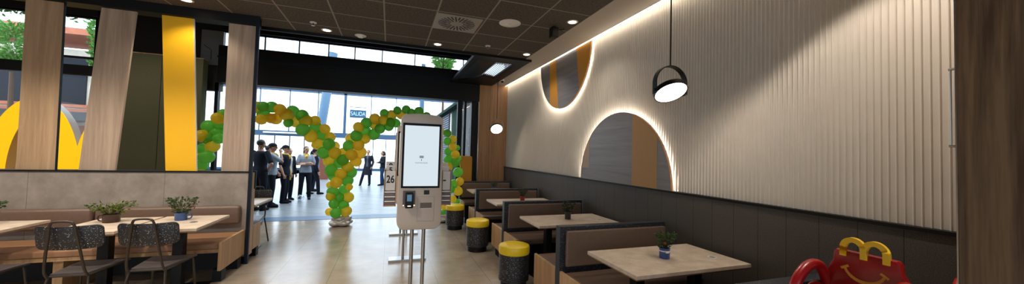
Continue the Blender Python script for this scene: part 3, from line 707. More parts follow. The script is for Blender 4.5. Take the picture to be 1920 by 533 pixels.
def make_chair(loc, label, rz=0.):
    t = thing('dining_chair', loc, label, 'chair', 'black speckled chairs with bent tube frames', rz)
    s = BM(); n = 10; w = .37; d = .42; V = []
    for i in range(n+1):
        row = []
        for j in range(n+1):
            u = i/n*2-1; v = j/n
            x = u*w/2*(1-.32*(1-v)); y_ = -.19+v*d; z = .445-.014*(1-u*u)*(1-(v*2-1)**2)-.02*max(0, v-.75)**1*(1)
            row.append(s.verts.new((x, y_, z)))
        V.append(row)
    fs = [s.faces.new((V[i][j], V[i+1][j], V[i+1][j+1], V[i][j+1])) for i in range(n) for j in range(n)]
    r = bmesh.ops.extrude_face_region(s, geom=fs)
    for v in [e for e in r['geom'] if isinstance(e, bmesh.types.BMVert)]: v.co.z -= .016
    obj('seat', s, M['chairseat'], t, True)
    k = BM(); prism(k, rrect(-.222, .222, -.105, .105, .045, 6), -.008, .008, 'XZ', .003)
    bmesh.ops.subdivide_edges(k, edges=[e for e in k.edges if abs(e.verts[0].co.x-e.verts[1].co.x) > .1], cuts=8)
    for v in k.verts: v.co.y += -.05*(1-(v.co.x/.222)**2)
    bmesh.ops.transform(k, matrix=Matrix.Translation((0, -.205, .77)) @ Matrix.Rotation(R(10), 4, 'X'), verts=k.verts[:])
    obj('backrest', k, M['terr'], t, True)
    fr = BM()
    half = [(-.130, -.20, .41), (-.128, -.245, .48), (-.112, -.268, .62), (-.088, -.290, .80), (-.074, -.302, .885), (-.045, -.306, .912)]
    tube(fr, smooth_path(half+[(-x, y_, z) for x, y_, z in half[::-1]], 6), .010, 10); obj('back_frame', fr, M['chairframe'], t, True)
    for sx in (-1, 1):
        g = BM(); tube(g, smooth_path([(sx*.130, -.195, .42), (sx*.138, -.215, .36), (sx*.180, -.285, .0)], 5), [.010]*11, 10); obj('leg', g, M['chairframe'], t, True)
        g = BM(); tube(g, smooth_path([(sx*.155, .19, .425), (sx*.165, .205, .37), (sx*.185, .235, .0)], 5), [.010]*11, 10); obj('leg', g, M['chairframe'], t, True)
    g = BM(); tube(g, [(-.13, -.19, .422), (.13, -.19, .422)], .009); tube(g, [(-.155, .19, .418), (.155, .19, .418)], .009)
    tube(g, [(-.13, -.19, .42), (-.155, .19, .42)], .009); tube(g, [(.13, -.19, .42), (.155, .19, .42)], .009); obj('seat_frame', g, M['chairframe'], t, True)
    return t
C0 = make_chair((-2.595, 4.375, 0), 'black speckled chair with its back to the camera at the table with the brown mug')
dup(C0, (-2.065, 4.39, 0), R(-1), label='black speckled chair with its back to the camera at the table with the blue mug')
dup(C0, (-3.33, 4.40, 0), R(2), label='chair of which only a seat edge shows in the bottom left corner')
# lobby side of the partition
dup(C0, (-2.06, 6.70, 0), R(180), label='chair standing behind the partition, its dark back seen past the partition end')
t = dup(L0, (-2.10, 6.42, 0), label='pale table just behind the end of the partition')
plant((-2.17, 6.75, .75), 'small plant on the table behind the partition end', 'mugbrown', .045, .08, .09, .09, .12, 'leafy', 9, nleaf=90, size=.04)
t = thing('banquette', (-1.775, 5.90, 0), 'short pale oak bench end behind the partition, facing the lobby', 'bench')
b = BM(); box(b, -1.6, -.03, 0, .50, .39, .455, .012); obj('seat_cushion', b, M['brownleather'], t)
b = BM(); box(b, -.032, 0, 0, .30, .14, .47, .002); obj('end_panel', b, M['oakseat'], t)
b = BM(); box(b, -1.6, -.033, 0, .28, .14, .388); obj('bench_box', b, M['black'], t)
b = BM(); box(b, -.10, -.01, .18, .28, 0, .139); box(b, -1.5, -1.41, .18, .28, 0, .139); obj('feet', b, M['black'], t)

# ------------------------------------------------------------------ felt booth wall, window wall, arches
t = thing('felt_wall', (-3.53, 8.5, 0), 'tall olive felt-covered partition behind the yellow panel', 'partition')
for x0, x1 in ((-.635, 0), (-1.50, -.643)):
    b = BM(); box(b, x0, x1, 0, .07, 0, 3.29, .004); obj('felt_panel', b, M['felt'], t)
b = BM(); box(b, -.07, .0, .071, .20, 0, 3.29, .004); obj('side_panel', b, M['felt'], t)
b = BM(); box(b, -1.50, .004, -.004, .074, 3.291, 3.307); box(b, -.074, .004, .074, .20, 3.291, 3.307); obj('cap_strip', b, M['oakseat'], t)
b = BM(); box(b, -8.1, -5.35, 9.0, 9.2, 4.02, 4.6); box(b, -5.42, -3.82, 9.0, 9.2, 0, 4.6); box(b, -3.82, -3.45, 9.0, 9.2, 2.75, 4.6); box(b, -8.1, -5.35, 9.0, 9.2, 0, .5); struct(obj('wall_front_left', b, M['darkvoid']))
w2 = struct(obj('window_2', box(BM(), -8.1, -5.42, 9.02, 9.12, 2.87, 3.06), M['black']))
b = BM(); box(b, -6.05, -5.42, 9.03, 9.1, 3.19, 3.23); box(b, -8.1, -5.42, 9.03, 9.1, 3.98, 4.03)
for x in (-5.44, -6.12, -6.9, -7.6): box(b, x-.03, x+.03, 9.03, 9.1, .5, 4.02)
obj('frame', b, M['black'], w2)
obj('pane', box(BM(), -8.1, -5.42, 9.06, 9.066, .5, 4.0), M['glass'], w2)
t = thing('wall_board', (-3.56, 8.96, 3.28), 'dim blue-grey board high on the dark wall behind the yellow panel', 'board')
b = BM(); box(b, -.21, .17, -.02, .02, 0, .72, .003); obj('board', b, M['greypanel'], t)
b = BM(); tube(b, [(-.16, -.022, .40), (-.03, -.022, .30), (-.03, -.022, .1)], .006); obj('cable', b, M['darkvoid'], t)
# glowing arches
t = thing('arch_sign', (-5.42, 8.72, 0), 'large yellow double-arch sign standing in front of the window', 'sign')
def arch_pts(xc, a, bz, zc, z0, n=40, half=None):
    return [(xc+a*math.cos(PI*k/n), zc+bz*math.sin(PI*k/n)) for k in range(n+1)]
a_, b_ = .63, 1.386; ai, bi = .333, 1.034; s_ = .587
nt_ = 40; ZA = .97
out = [(-s_-a_, 0.02)]+[(-s_-a_*math.cos(PI*k/nt_), ZA+b_*math.sin(PI*k/nt_)) for k in range(nt_+1) if -s_-a_*math.cos(PI*k/nt_) < -.001]
out += [(0, ZA+b_*math.sqrt(1-(s_/a_)**2))]
out = out+[(-x, z) for x, z in out[-2::-1]]
def inner(sg):
    pts = [(-s_-ai, .02)]+[(-s_-ai*math.cos(PI*k/30), ZA+bi*math.sin(PI*k/30)) for k in range(31)]+[(-s_+ai, .02)]
    return pts if sg < 0 else [(-x, z) for x, z in pts[::-1]]
poly = out+[(s_+ai, .02)]+[(s_-ai*math.cos(PI*k/30)*-1, ZA+bi*math.sin(PI*k/30)) for k in range(31)]+[(s_-ai, .02), (-s_+ai, .02)]+[(-s_+ai*math.cos(PI*k/30), ZA+bi*math.sin(PI*k/30)) for k in range(31)]+[(-s_-ai, .02)]
b = BM(); prism(b, poly, -.012, 0, 'XZ'); obj('face', b, M['archyellow'], t)
b = BM(); prism(b, poly, .001, .17, 'XZ'); obj('returns', b, M['archside'], t)
for sg in (-1, 1):
    b = BM(); q = [(sg*s_-(ai-.001)*math.cos(PI*k/30), ZA+(bi-.001)*math.sin(PI*k/30)) for k in range(31)]; q2 = [(sg*s_-(ai-.006)*math.cos(PI*k/30), ZA+(bi-.006)*math.sin(PI*k/30)) for k in range(31)]
    q = [(q[0][0], .02)]+q+[(q[-1][0], .02)]; q2 = [(q2[0][0], .02)]+q2+[(q2[-1][0], .02)]
    for k in range(32): prism(b, [q[k], q[k+1], q2[k+1], q2[k]], .002, .168, 'XZ')
    obj('inner_lining', b, M['ochre'], t)
b = BM(); box(b, -1.2, 1.2, .0, .17, 0, .019); obj('base', b, M['black'], t)

# ------------------------------------------------------------------ ordering kiosks
def make_kiosk(loc, label):
    t = thing('ordering_kiosk', loc, label, 'kiosk', 'free-standing ordering kiosks')
    z0, z1 = .815, 1.975
    top = [(x_, z1-.012-.25*(x_**2)) for x_ in ()]
    o = []
    for k in range(7): a = PI+k/6*PI/2; o.append((-.215+.075+.075*math.cos(a), z0+.085+.085*math.sin(a)))
    for k in range(7): a = 1.5*PI+k/6*PI/2; o.append((.215-.075+.075*math.cos(a), z0+.085+.085*math.sin(a)))
    for k in range(7): a = k/6*PI/2; o.append((.205-.06+.06*math.cos(a), z1-.07+.055*math.sin(a)))
    for k in range(1, 8): x_ = .145-.29*k/8; o.append((x_, z1-.015+.010*(1-(x_/.145)**2)))
    for k in range(7): a = PI/2+k/6*PI/2; o.append((-.205+.06+.06*math.cos(a), z1-.07+.055*math.sin(a)))
    prism(b := BM(), o, 0, .13, 'XZ', .012); obj('housing', b, M['kiosk'], t, True)
    b = BM(); prism(b, rrect(-.187, .187, 1.228, 1.872, .004, 2), -.004, .004, 'XZ'); sc = obj('screen_bezel', b, M['blacksrc'], t)
    b = BM(); prism(b, rrect(-.167, .167, 1.248, 1.848, .003, 2), -.006, -.0035, 'XZ'); obj('screen', b, M['screen'], sc)
    b = BM(); box(b, -.020, .020, -.0066, -.006, 1.542, 1.549); box(b, -.021, .021, -.0066, -.006, 1.532, 1.539)
    box(b, -.018, .018, -.0066, -.006, 1.526, 1.530); box(b, -.003, .003, -.0066, -.006, 1.500, 1.515); obj('icon', b, M['greytext'], sc)
    text('caption', 'PULSA PARA INICIAR', .018, M['greytext'], sc, (0, -.0066, 1.478), (PI/2, 0, 0), .12, .0002)
    # card terminal in a recess
    b = BM(); prism(b, rrect(-.165, -.048, 1.05, 1.203, .004, 2), -.003, .002, 'XZ'); rc = obj('terminal_recess', b, M['kioskdark'], t)
    b = BM(); box(b, -.143, -.067, -.05, -.003, 1.035, 1.188, .008); ct = obj('card_terminal', b, M['blackgloss'], t)
    b = BM(); box(b, -.127, -.083, -.0515, -.0502, 1.105, 1.168); obj('display', b, M['posscreen'], ct)
    b = BM(); box(b, -.12, -.09, -.0515, -.0502, 1.055, 1.062); obj('indicator', b, M['glow'], ct)
    for x in (-.157, -.055):
        b = BM(); ball(b, (x, -.004, 1.058), (.006, .003, .006), 1); obj('indicator_lamp', b, M['glow'], t, True)
    b = BM(); box(b, .035, .088, -.003, .002, 1.163, 1.206, .002); obj('scanner_window', b, M['blackgloss'], t)
    b = BM(); box(b, .003, .115, -.0035, .002, 1.028, 1.082); sl = obj('receipt_slot', b, M['kioskdark'], t)
    b = BM(); box(b, .003, .115, -.006, -.0036, 1.021, 1.0275); obj('slot_lip', b, M['white'], sl)
    b = BM()
    for q in ((-.024, -.0225, .90, 1.14), (.1385, .14, .90, 1.14), (-.024, .14, .8985, .90), (-.024, .14, 1.14, 1.1415)): box(b, q[0], q[1], -.0009, .002, q[2], q[3])
    obj('hatch_outline', b, M['kioskdark'], t)
    for x in (-.062, .052):
        b = BM(); cyl(b, .019, .03, .9, (x, .075, 0), 18); obj('leg', b, M['steel'], t, True)
    b = BM(); box(b, -.26, .26, -.02, .17, 0, .03, .004); obj('base_bar', b, M['steel'], t)
    return t
def add_rack(k, side):
    # side rack of table numbers, stepped back and up
    x0, x1 = (-.345, -.225) if side < 0 else (.225, .33)
    b = BM(); box(b, x0, x0+.008, .14, .46, 1.03, 1.40); box(b, x1-.008, x1, .14, .46, 1.03, 1.40); box(b, x0+.008, x1-.008, .14, .46, 1.03, 1.045); box(b, x0+.008, x1-.008, .452, .46, 1.045, 1.40)
    r = obj('number_rack', b, M['oakseat'], k)
    for i, (z0_, z1_, y_, num) in enumerate(((1.19, 1.385, .145, '26' if side < 0 else '-'), (1.30, 1.435, .24, '5' if side < 0 else ''), (1.36, 1.475, .34, '9' if side < 0 else ''))):
        b = BM(); box(b, x0+.012, x1-.012, y_, y_+.03, z0_, z1_, .003); obj('number_plate', b, M['white'], r)
        if num: text('number', num, .105 if i == 0 else .07, M['inktext'], r, ((x0+x1)/2+(0 if side < 0 else -.02), y_-.0012, 1.30 if i == 0 else z1_-.045), (PI/2, 0, 0), (.076 if i == 0 and side < 0 else None), .0006, .0022)
    for j in range(6):
        z = 1.048+j*.0235; b = BM(); box(b, x0+.009, x1-.009, .142, .20, z, z+.0175, .002); obj('stacked_plate', b, M['white'] if j % 2 else plain_grey, r)
plain_grey = plain('grey_plate', srgb(126, 116, 124), .5)
K1 = make_kiosk((.305, 3.60, 0), 'beige touchscreen ordering kiosk with a lit screen, nearest the camera')
dup(K1, (.30, 5.30, 0), label='second ordering kiosk, hidden behind the front one apart from its steel foot')
dup(K1, (.31, 6.95, 0), label='third ordering kiosk, farthest behind the front one')
add_rack(K1, -1); add_rack(K1, 1)

# ------------------------------------------------------------------ child's high chair
t = thing('high_chair', (2.265, 1.075, 0), "red plastic child's chair with yellow arches and a smile on its back", 'chair', rz=R(0))
# local: faces -X, back panel in the YZ plane
bk = [(-.155, .70), (.155, .70), (.158, 1.02), (.148, 1.06), (.134, 1.085), (.130, 1.13), (.118, 1.145), (-.118, 1.145), (-.130, 1.13), (-.134, 1.085), (-.148, 1.06), (-.158, 1.02)]
prism(b := BM(), bk, -.02, .025, 'YZ', .012); obj('backrest', b, M['red'], t, True)
def strip(path, w, x0, x1):
    bm_ = BM(); P = [Vector((p[0], p[1])) for p in path]; Lf, Rt = [], []
    for i, p in enumerate(P):
        d = (P[min(i+1, len(P)-1)]-P[max(i-1, 0)]).normalized(); n_ = Vector((-d.y, d.x)); ww = w[i] if isinstance(w, list) else w
        Lf.append(tuple(p+n_*ww/2)); Rt.append(tuple(p-n_*ww/2))
    for i in range(len(P)-1): prism(bm_, [Lf[i], Lf[i+1], Rt[i+1], Rt[i]], x0, x1, 'YZ')
    bmesh.ops.remove_doubles(bm_, verts=bm_.verts[:], dist=1e-5)
    dele = [f for f in bm_.faces if sum(1 for g in bm_.faces if set(g.verts) == set(f.verts)) > 1] if len(bm_.faces) < 800 else []
    if dele: bmesh.ops.delete(bm_, geom=dele, context='FACES_ONLY')
    return bm_
hp = [(-.105, 1.10)]
def archpath(c): return [(c+.042, 1.118)]+[(c+.042*math.cos(PI*k/14), 1.160+.046*math.sin(PI*k/14)) for k in range(15)]+[(c-.042, 1.118)]
for c in (.0425, -.0425):
    obj('arch_handle', strip(archpath(c), .025, -.030 if c > 0 else -.0295, -.010 if c > 0 else -.0105), M['handle'], t, True)
sp_ = [(.080*math.cos(PI+PI*.08+k/16*PI*.84), 1.078+.072*math.sin(PI+PI*.08+k/16*PI*.84)) for k in range(17)]
obj('smile', strip(sp_, [.009+.007*math.sin(PI*k/16) for k in range(17)], -.024, -.019), M['smile'], t)
for s in (-1, 1):
    b = BM(); e = sp_[0] if s < 0 else sp_[-1]
    box(b, -.0247, -.0195, -.018, .018, -.006, .006, mtx=Matrix.Translation((0, e[0], e[1]+.002)) @ Matrix.Rotation(R(-s*32), 4, 'X')); obj('smile_tip', b, M['smile'], t)
for s in (-1, 1):
    y_ = s*.165
    path = smooth_path([(.0, y_, .95), (-.06, y_*1.05, 1.045), (-.15, y_*1.1, 1.035), (-.24, y_*1.1, .94), (-.27, y_*1.08, .78), (-.25, y_, .62)], 6)
    b = BM(); tube(b, path, [.026]*len(path), 12); obj('armrest', b, M['red'], t, True)
    path = smooth_path([(.0, y_, .90), (-.08, y_*1.02, .95), (-.15, y_*1.02, .93), (-.18, y_, .80), (-.17, y_, .65)], 5)
    b = BM(); tube(b, path, [.012]*len(path), 10); obj('side_spar', b, M['red'], t, True)
b = BM(); box(b, -.30, .02, -.19, .19, .58, .63, .02); obj('seat', b, M['red'], t, True)
for x, y_ in ((-.26, -.17), (-.26, .17), (.0, -.17), (.0, .17)):
    b = BM(); tube(b, [(x, y_, .59), (x*1.15-.01, y_*1.2, 0)], [.022, .016], 10); obj('leg', b, M['black'], t, True)

# ------------------------------------------------------------------ balloon arches
def balloon_mesh():
    b = BM(); prof = [(0, 1.02)]+[(math.sin(a)*1.0, math.cos(a)*1.02 if a < PI/2 else math.cos(a)*1.12) for a in [PI*k/16 for k in range(1, 16)]]
    prof += [(.07, -1.13), (.10, -1.20), (0, -1.19)]
    lathe(b, prof, 22); me = bpy.data.meshes.new('balloon'); bmesh.ops.recalc_face_normals(b, faces=b.faces[:]); b.to_mesh(me); b.free()
    me.polygons.foreach_set('use_smooth', [True]*len(me.polygons)); return me
bmg, bmy = balloon_mesh(), balloon_mesh(); bmg.materials.append(M['bg']); bmy.materials.append(M['by'])
left_px = """Y483,201,10 G494,200,9 G510,201,10 G494,215,10.5 Y489,224,9 Y508,222,9 Y516,223,10 Y525,205.5,10 Y537,215,11 G549,208.5,10 G567,217,10.5 G541,230,8 Y554,229,9.5 Y573.5,226,10.5 Y591,226.5,9 G592.5,238,10.5 G568,243,11
Y583,255,11 G604,253.5,10 Y609,241.5,8.5 Y619,257,9 Y596.6,270,10.5 G617,270,10 G606.7,286.5,10.5 Y627,274.7,9 Y627.7,286,10.5 Y617,301.7,10 G635.4,305,10 G643,300,10
G621,318.5,10.5 G625,330,9 Y639,326,9.5 Y652,313.5,10 G658,322.6,10 Y631,342,10 G652,339,9.5 Y620,347,7 Y655,351,6 G624,360,10 G646,356,9.5 Y620,368.5,8 G635,371,9 Y653,370,9.5 G626.5,382,9 G644.4,385.7,9 Y618,397,7 G629.6,399.5,9.5 Y649,396,9.5
G391,237,11 Y408,222,10 G419,214,9 G413,233,10 Y379,255,11 G390,259,11 G408.5,250,11 G410,260,9 Y399,274,11 G380,280,10 G388,294.5,11.5 Y373,295,7 G379,311,9 G432,213,10 Y440,203,10 Y426,222,9 G452,204,10 Y463,213,10 G470,200,10 Y445,216,9 Y376,328,10 G390,330,10 G381,345,10 Y392,352,10 Y378,362,10 G388,370,10 G376,380,9 Y390,387,10 G382,400,10"""
right_px = """Y644,286.5,9 Y659,290.5,10 Y667,302,9.5 Y675,285.5,11 Y672.6,272,9.5 G654,273.6,10 Y658.4,259.5,9.5 G668,254.4,10 Y685,261,8.5 G684.4,246,10 Y672,238.5,9 G687,230.8,9.5 G701.6,251.7,10 G712.4,241.6,9 Y703,223,9.5 Y703.6,234,9 Y719,225.7,9
G720.5,212.4,7.5 Y734,216,9 G745,207,7 G761.6,205.4,7.5 Y752,215,8.5 G732,229,8 G729,237,8.5 G742,231,8 G785.5,209,8 G771,211,7 Y768,220,8 G800,218,7.5 Y790,222,8 Y812,226,7.5 G808,238,7.5 G822,236,7.5 Y826,248,7.5
G838.6,250,7 G838.6,265,7 Y849,261,7 Y849,275,7.5 G857,277,5 G840,284,7 Y854,290,7.5 G860,296,5 G841,300,9 G855.5,305,7.5 Y842,313,7 G859,323,8.5 Y862,340.6,7.5 G851,345,8 Y858,358,8.5 G845,355,7 Y849,373,6.5 G857,378,5 Y834,385,8 G833,400,8.5 Y846,398,7"""
def garland(name, spec, label, Y0, bases, seed):
    rng = random.Random(seed)
    t = thing(name, (0, Y0, 0), label, 'balloon arch', 'green and yellow balloon arches in the doorway')
    for i, it in enumerate(spec.split()):
        x, y, r = [float(v) for v in it[1:].split(',')]; dy = (.085, -.085, 0.)[i % 3]+rng.uniform(-.03, .03)
        p = at_y(x, y, Y0+dy); depth = (p-EYE).dot(f2); rw = r/F*depth*1.06
        g = it[0] == 'G'; o = bpy.data.objects.new('balloon', bmg if g else bmy); COL.objects.link(o); o.parent = t
        o['label'] = 'green balloon' if g else 'yellow balloon'
        o.location = (p.x, p.y-Y0, p.z); o.scale = (rw, rw, rw)
        o.rotation_euler = (rng.uniform(-1.2, 1.2), rng.uniform(-1.2, 1.2), rng.uniform(0, 6))
    for bx, by in bases:
        b = BM(); 
        for k in range(4): ball(b, (bx+.11*math.cos(k*1.57+.6), by+.10*math.sin(k*1.57+.6), .065), (.15, .12, .065), 3, Matrix.Rotation(k*.8, 4, 'Z'))
        for k in range(3): ball(b, (bx+.08*math.cos(k*2.1), by+.07*math.sin(k*2.1), .155), (.15, .11, .06), 3, Matrix.Rotation(k*1.1+.3, 4, 'Z'))
        me = remesh(b, .014, 1); 
        for v in me.vertices: v.co += Vector(v.co).normalized()*.018*mnoise.noise(Vector(v.co)*9); v.co.z = max(v.co.z, 0.001)
        obj('weight', me, M['silver'], t, True)
    return t
garland('balloon_arch', left_px, 'left arch of green and yellow balloons with the middle column on a silver weight', 8.05, [(-.91, 0.02), (-3.28, 0)], 3)
garland('balloon_arch', right_px, 'right arch of green and yellow balloons, coming down behind the kiosk', 8.05, [(1.27, 0.02)], 4)

# ------------------------------------------------------------------ lobby beyond the doorway
def lobby_floor():
    m, nt, p, o = new_mat('lobby_tile')
    tc = N(nt, 'ShaderNodeTexCoord'); mp = N(nt, 'ShaderNodeMapping'); mp.inputs['Rotation'].default_value = (0, 0, R(38)); L(nt, tc.outputs['Object'], mp.inputs['Vector'])
    br = N(nt, 'ShaderNodeTexBrick'); br.inputs['Scale'].default_value = 1; br.inputs['Brick Width'].default_value = 1.2; br.inputs['Row Height'].default_value = .6; br.inputs['Mortar Size'].default_value = .012
    br.inputs['Color1'].default_value = srgb(122, 126, 130); br.inputs['Color2'].default_value = srgb(134, 138, 142); br.inputs['Mortar'].default_value = srgb(70, 72, 76)
    L(nt, mp.outputs[0], br.inputs['Vector']); L(nt, br.outputs['Color'], p.inputs['Base Color']); p.inputs['Roughness'].default_value = .34
    return m
b = BM(); box(b, -14, 9, 9.281, 28.2, -.12, 0); struct(obj('floor_lobby', b, lobby_floor()))
b = BM(); box(b, -60, 60, 28.2, 140, -.14, -.02); struct(obj('floor_outside', b, M['stone']))
# glazed facade
fac = struct(obj('window_3', box(box(box(BM(), -14, 9, 28.0, 28.2, 2.36, 2.72), -14, 9, 28.0, 28.15, 0, .16), -14, 9, 28.0, 28.3, 5.5, 5.9), M['bluesteel']))
b = BM()
for k in range(-3, 8):
    x = -6.66+1.755*k; w_ = .09 if k == 2 else .03
    box(b, x-w_, x+w_, 28.0, 28.12, 2.72, 7.4)
obj('mullion', b, M['bluesteel'], fac)
b = BM()
for k in range(-4, 18):
    x = -7.47+.9*k; box(b, x-.025, x+.025, 28.02, 28.1, .16, 2.36)
obj('door_stile', b, M['darkblue'], fac)
obj('pane', box(BM(), -14, 9, 28.05, 28.06, .16, 7.4), M['glass'], fac)
t = thing('tube_light', (-6.9, 27.85, 2.56), 'white horizontal tube lamp on the facade transom behind the crowd', 'light')
b = BM(); tube(b, [(-1.2, 0, 0), (1.2, 0, 0)], .06, 12); obj('tube', b, M['white'], t, True)
b = BM(); box(b, -1.0, -.96, .0, .16, -.03, .03); box(b, .96, 1.0, 0, .16, -.03, .03); obj('bracket', b, M['bluesteel'], t)
t = thing('slanted_column', (-3.95, 24, 0), 'slanted round blue-grey steel column in front of the glass facade', 'column')
b = BM(); tube(b, [(-.35, 0, 0), (.45, 0, 7.5)], .26, 24); obj('shaft', b, plain('column_paint', srgb(84, 116, 146), .35), t, True)
b = BM(); cyl(b, .4, 0, .05, (-.35, 0, 0)); obj('base_plate', b, M['bluesteel'], t)
t = thing('exit_sign', (-2.27, 27.9, 4.16), 'blue SALIDA sign with pale letters on the glass facade', 'sign')
b = BM(); box(b, -.55, .55, -.02, .02, -.29, .29, .004); obj('board', b, M['signblue'], t)
text('lettering', 'SALIDA', .42, M['whitetext'], t, (0, -.023, 0), (PI/2, 0, 0), .98, .002)
b = BM(); box(b, -.55, .55, -.01, .01, .46, .52); box(b, -.5, -.48, -.01, .01, .29, .46); box(b, .48, .5, -.01, .01, .29, .46); obj('hanger', b, M['greypanel'], t)
t = thing('podium', (-3.12, 20.2, 0), 'red-brown wooden podium behind the crowd', 'podium')
b = BM(); box(b, -.22, .20, -.2, .2, .0, 1.22, .006); obj('body', b, M['brownbox'], t)
b = BM(); box(b, -.26, .24, -.24, .24, 1.221, 1.26, .004); obj('top', b, M['brownbox'], t)
# shop front along the right side of the lobby
b = BM(); box(b, 2.45, 2.6, 9.3, 22.4, 0, 3.3); struct(obj('wall_shop', b, M['darkblue']))
b = BM(); box(b, 2.42, 2.45, 12.6, 14.6, 0, 3.28); struct(obj('trim_14', b, M['greentile']))
b = BM()
for k in range(24): box(b, 2.41, 2.45, 15.4, 18.5, .9+k*.1, .96+k*.1)
struct(obj('trim_15', b, M['louver']))
b = BM(); box(b, 2.41, 2.45, 14.75, 14.95, 0, 3.2); struct(obj('trim_16', b, M['white']))
b = BM(); prism(b, [(2.2, 3.42), (3.4, 3.52), (3.4, 3.40), (2.2, 3.30)], 9.3, 23, 'XZ'); struct(obj('ceiling_canopy', b, M['greentile']))
t = thing('blue_column', (.75*2.6, 24, 0), 'blue-grey square steel column in the lobby seen just left of the kiosk top', 'column')
b = BM(); box(b, -.12, .12, -.12, .12, 0, 7.4, .01); obj('shaft', b, M['bluesteel'], t)
b = BM(); box(b, -.2, .2, -.2, .2, 0, .03); obj('base_plate', b, M['bluesteel'], t)
# hanging plant and white hoop seen through the upper window
t = thing('lobby_tree', (3.35, 24.5, 0), 'leafy lobby tree seen through the high window on the right', 'tree')
rng = random.Random(5); b = BM(); leaves(b, 1100, 0, 0, 7.0, 1.1, 1.1, 2.9, .32, rng); obj('foliage', b, M['tree'], t)
b = BM(); tube(b, [(0, 0, 0), (.05, 0, 3.5), (0, 0, 8.2)], [.1, .09, .06], 10); obj('trunk', b, M['bark'], t, True)
t = thing('white_hoop', (4.65, 25.8, 0), 'curved white tube rising behind the high window', 'arch')
b = BM(); tube(b, [(-1.1*math.cos(PI*k/20), 0, 6.6+2.4*math.sin(PI*k/20)) for k in range(21)], .07, 10); obj('hoop', b, M['white'], t, True)
b = BM(); tube(b, [(-1.1, 0, 0), (-1.1, 0, 6.65)], .07, 10); tube(b, [(1.1, 0, 0), (1.1, 0, 6.65)], .07, 10); obj('post', b, M['white'], t, True)

# outside the left window
b = BM(); box(b, -16, -5.2, 9.2, 30, -.12, 0); struct(obj('floor_terrace', b, M['stone']))
t = thing('terracotta_building', (-11, 15, 0), 'terracotta building seen through the left window', 'building')
b = BM(); box(b, -5, 3.4, .5, 2, 0, 4.6); obj('wall', b, M['stone'], t)
b = BM(); box(b, -5, 3.5, -.2, 2.1, 4.95, 5.15); box(b, -5, 3.4, .2, 2, 2.5, 2.62); obj('cornice', b, M['terra'], t)
for k in range(5):
    b = BM(); box(b, -3.6+k*1.4, -2.7+k*1.4, .46, .5, 2.8, 4.3); f = obj('window', b, M['darkblue'], t)
    b = BM(); box(b, -3.7+k*1.4, -2.6+k*1.4, .40, .455, 2.7, 2.79); obj('sill', b, M['terra'], f)
b = BM(); prism(b, [(-5, 2.2), (3.3, 2.2), (3.3, 2.45), (-5, 2.45)], -1.2, .5, 'XZ'); obj('awning', b, M['blackgloss'], t)
b = BM(); box(b, -5, 3.3, .44, .499, .2, 2.1); obj('shopfront', b, M['terra'], t)
for k, (x, y_, h) in enumerate(((-9.6, 13.2, 4.3), (-7.7, 13.0, 4.6))):
    t = thing('terrace_tree', (x, y_, 0), ('leafy green tree outside the window at the left edge', 'leafy green tree outside the window beside the leaning wood panel')[k], 'tree', 'trees outside the left window')
    rng = random.Random(20+k); b = BM(); leaves(b, 420 if k == 0 else 600, 0, 0, 3.5, .17 if k == 0 else .28, .3, h-3.5+.4, .14, rng); obj('foliage', b, M['tree'], t)
    b = BM(); tube(b, [(0, 0, 0), (.04, 0, 1.8), (0, 0, 3.4)], [.07, .06, .04], 8); obj('trunk', b, M['bark'], t, True)
t = thing('planter', (-7.6, 9.9, 0), 'trailing plants hanging over the top of the left window', 'plant')
rng = random.Random(31); b = BM()
for k in range(14): leaves(b, 60, -1.4+k*.2, 0, 4.12, .14, .1, .28, .07, rng)
obj('foliage', b, M['tree'], t)
b = BM(); box(b, -1.5, 1.96, -.12, .12, 4.32, 4.42); box(b, -1.5, -1.44, -.03, .03, 0, 4.33); box(b, 1.90, 1.96, -.03, .03, 0, 4.33); obj('trough', b, M['black'], t)
t = thing('slatted_screen', (-6.35, 11.2, 0), 'purple slatted screen outside the window above the yellow arches', 'screen')
b = BM()
for k in range(14): box(b, -.28, .26, -.02, .02, 1.6+k*.055, 1.64+k*.055)
obj('slats', b, M['purple'], t)
b = BM(); box(b, -.28, -.24, .02, .05, 0, 2.4); box(b, .2, .24, .02, .05, 0, 2.4); obj('posts', b, M['black'], t)

# ------------------------------------------------------------------ people
SKIN = plain('skin_light', srgb(196, 146, 120), .5); SKIN2 = plain('skin_tan', srgb(168, 118, 94), .5)
EYEM = plain('eye', srgb(30, 24, 22), .2); LIP = plain('lip', srgb(150, 84, 78), .5)
CL = {k: plain('cloth_'+k, srgb(*v), .85, spec=.2, noise_amt=.12, nscale=14) for k, v in dict(navy=(24, 28, 40), black=(18, 19, 24), grey=(150, 160, 174), jacket=(28, 30, 40), white=(214, 214, 216), jeans=(40, 62, 96), trouser=(22, 25, 36), coat=(30, 34, 44), sweater=(84, 88, 98), shoe=(20, 18, 20)).items()}
SCARF = plain('yellow_scarf', srgb(236, 188, 40), .7)
HAIR = {k: plain('hair_'+k, srgb(*v), .55) for k, v in dict(dark=(34, 26, 24), brown=(66, 48, 38), grey=(110, 100, 96)).items()}
def capsule_path(bm, pts, rad, seg=12):
    P = [Vector(p) for p in pts]; tube(bm, P, rad, seg)
    for p, r in zip(P, rad): ball(bm, p, r*.995, 2)
def torso(bm, rings, seg=22):
    t = bmesh.new(); Rg = []
    for z, rx, ry, cx, cy in rings: Rg.append([t.verts.new((cx+rx*math.copysign(abs(math.cos(2*PI*k/seg))**.85, math.cos(2*PI*k/seg)), cy+ry*math.copysign(abs(math.sin(2*PI*k/seg))**.85, math.sin(2*PI*k/seg)), z)) for k in range(seg)])
    for a, c in zip(Rg, Rg[1:]):
        for k in range(seg): t.faces.new((a[k], a[(k+1) % seg], c[(k+1) % seg], c[k]))
    t.faces.new(Rg[0][::-1]); t.faces.new(Rg[-1]); merge(bm, t)
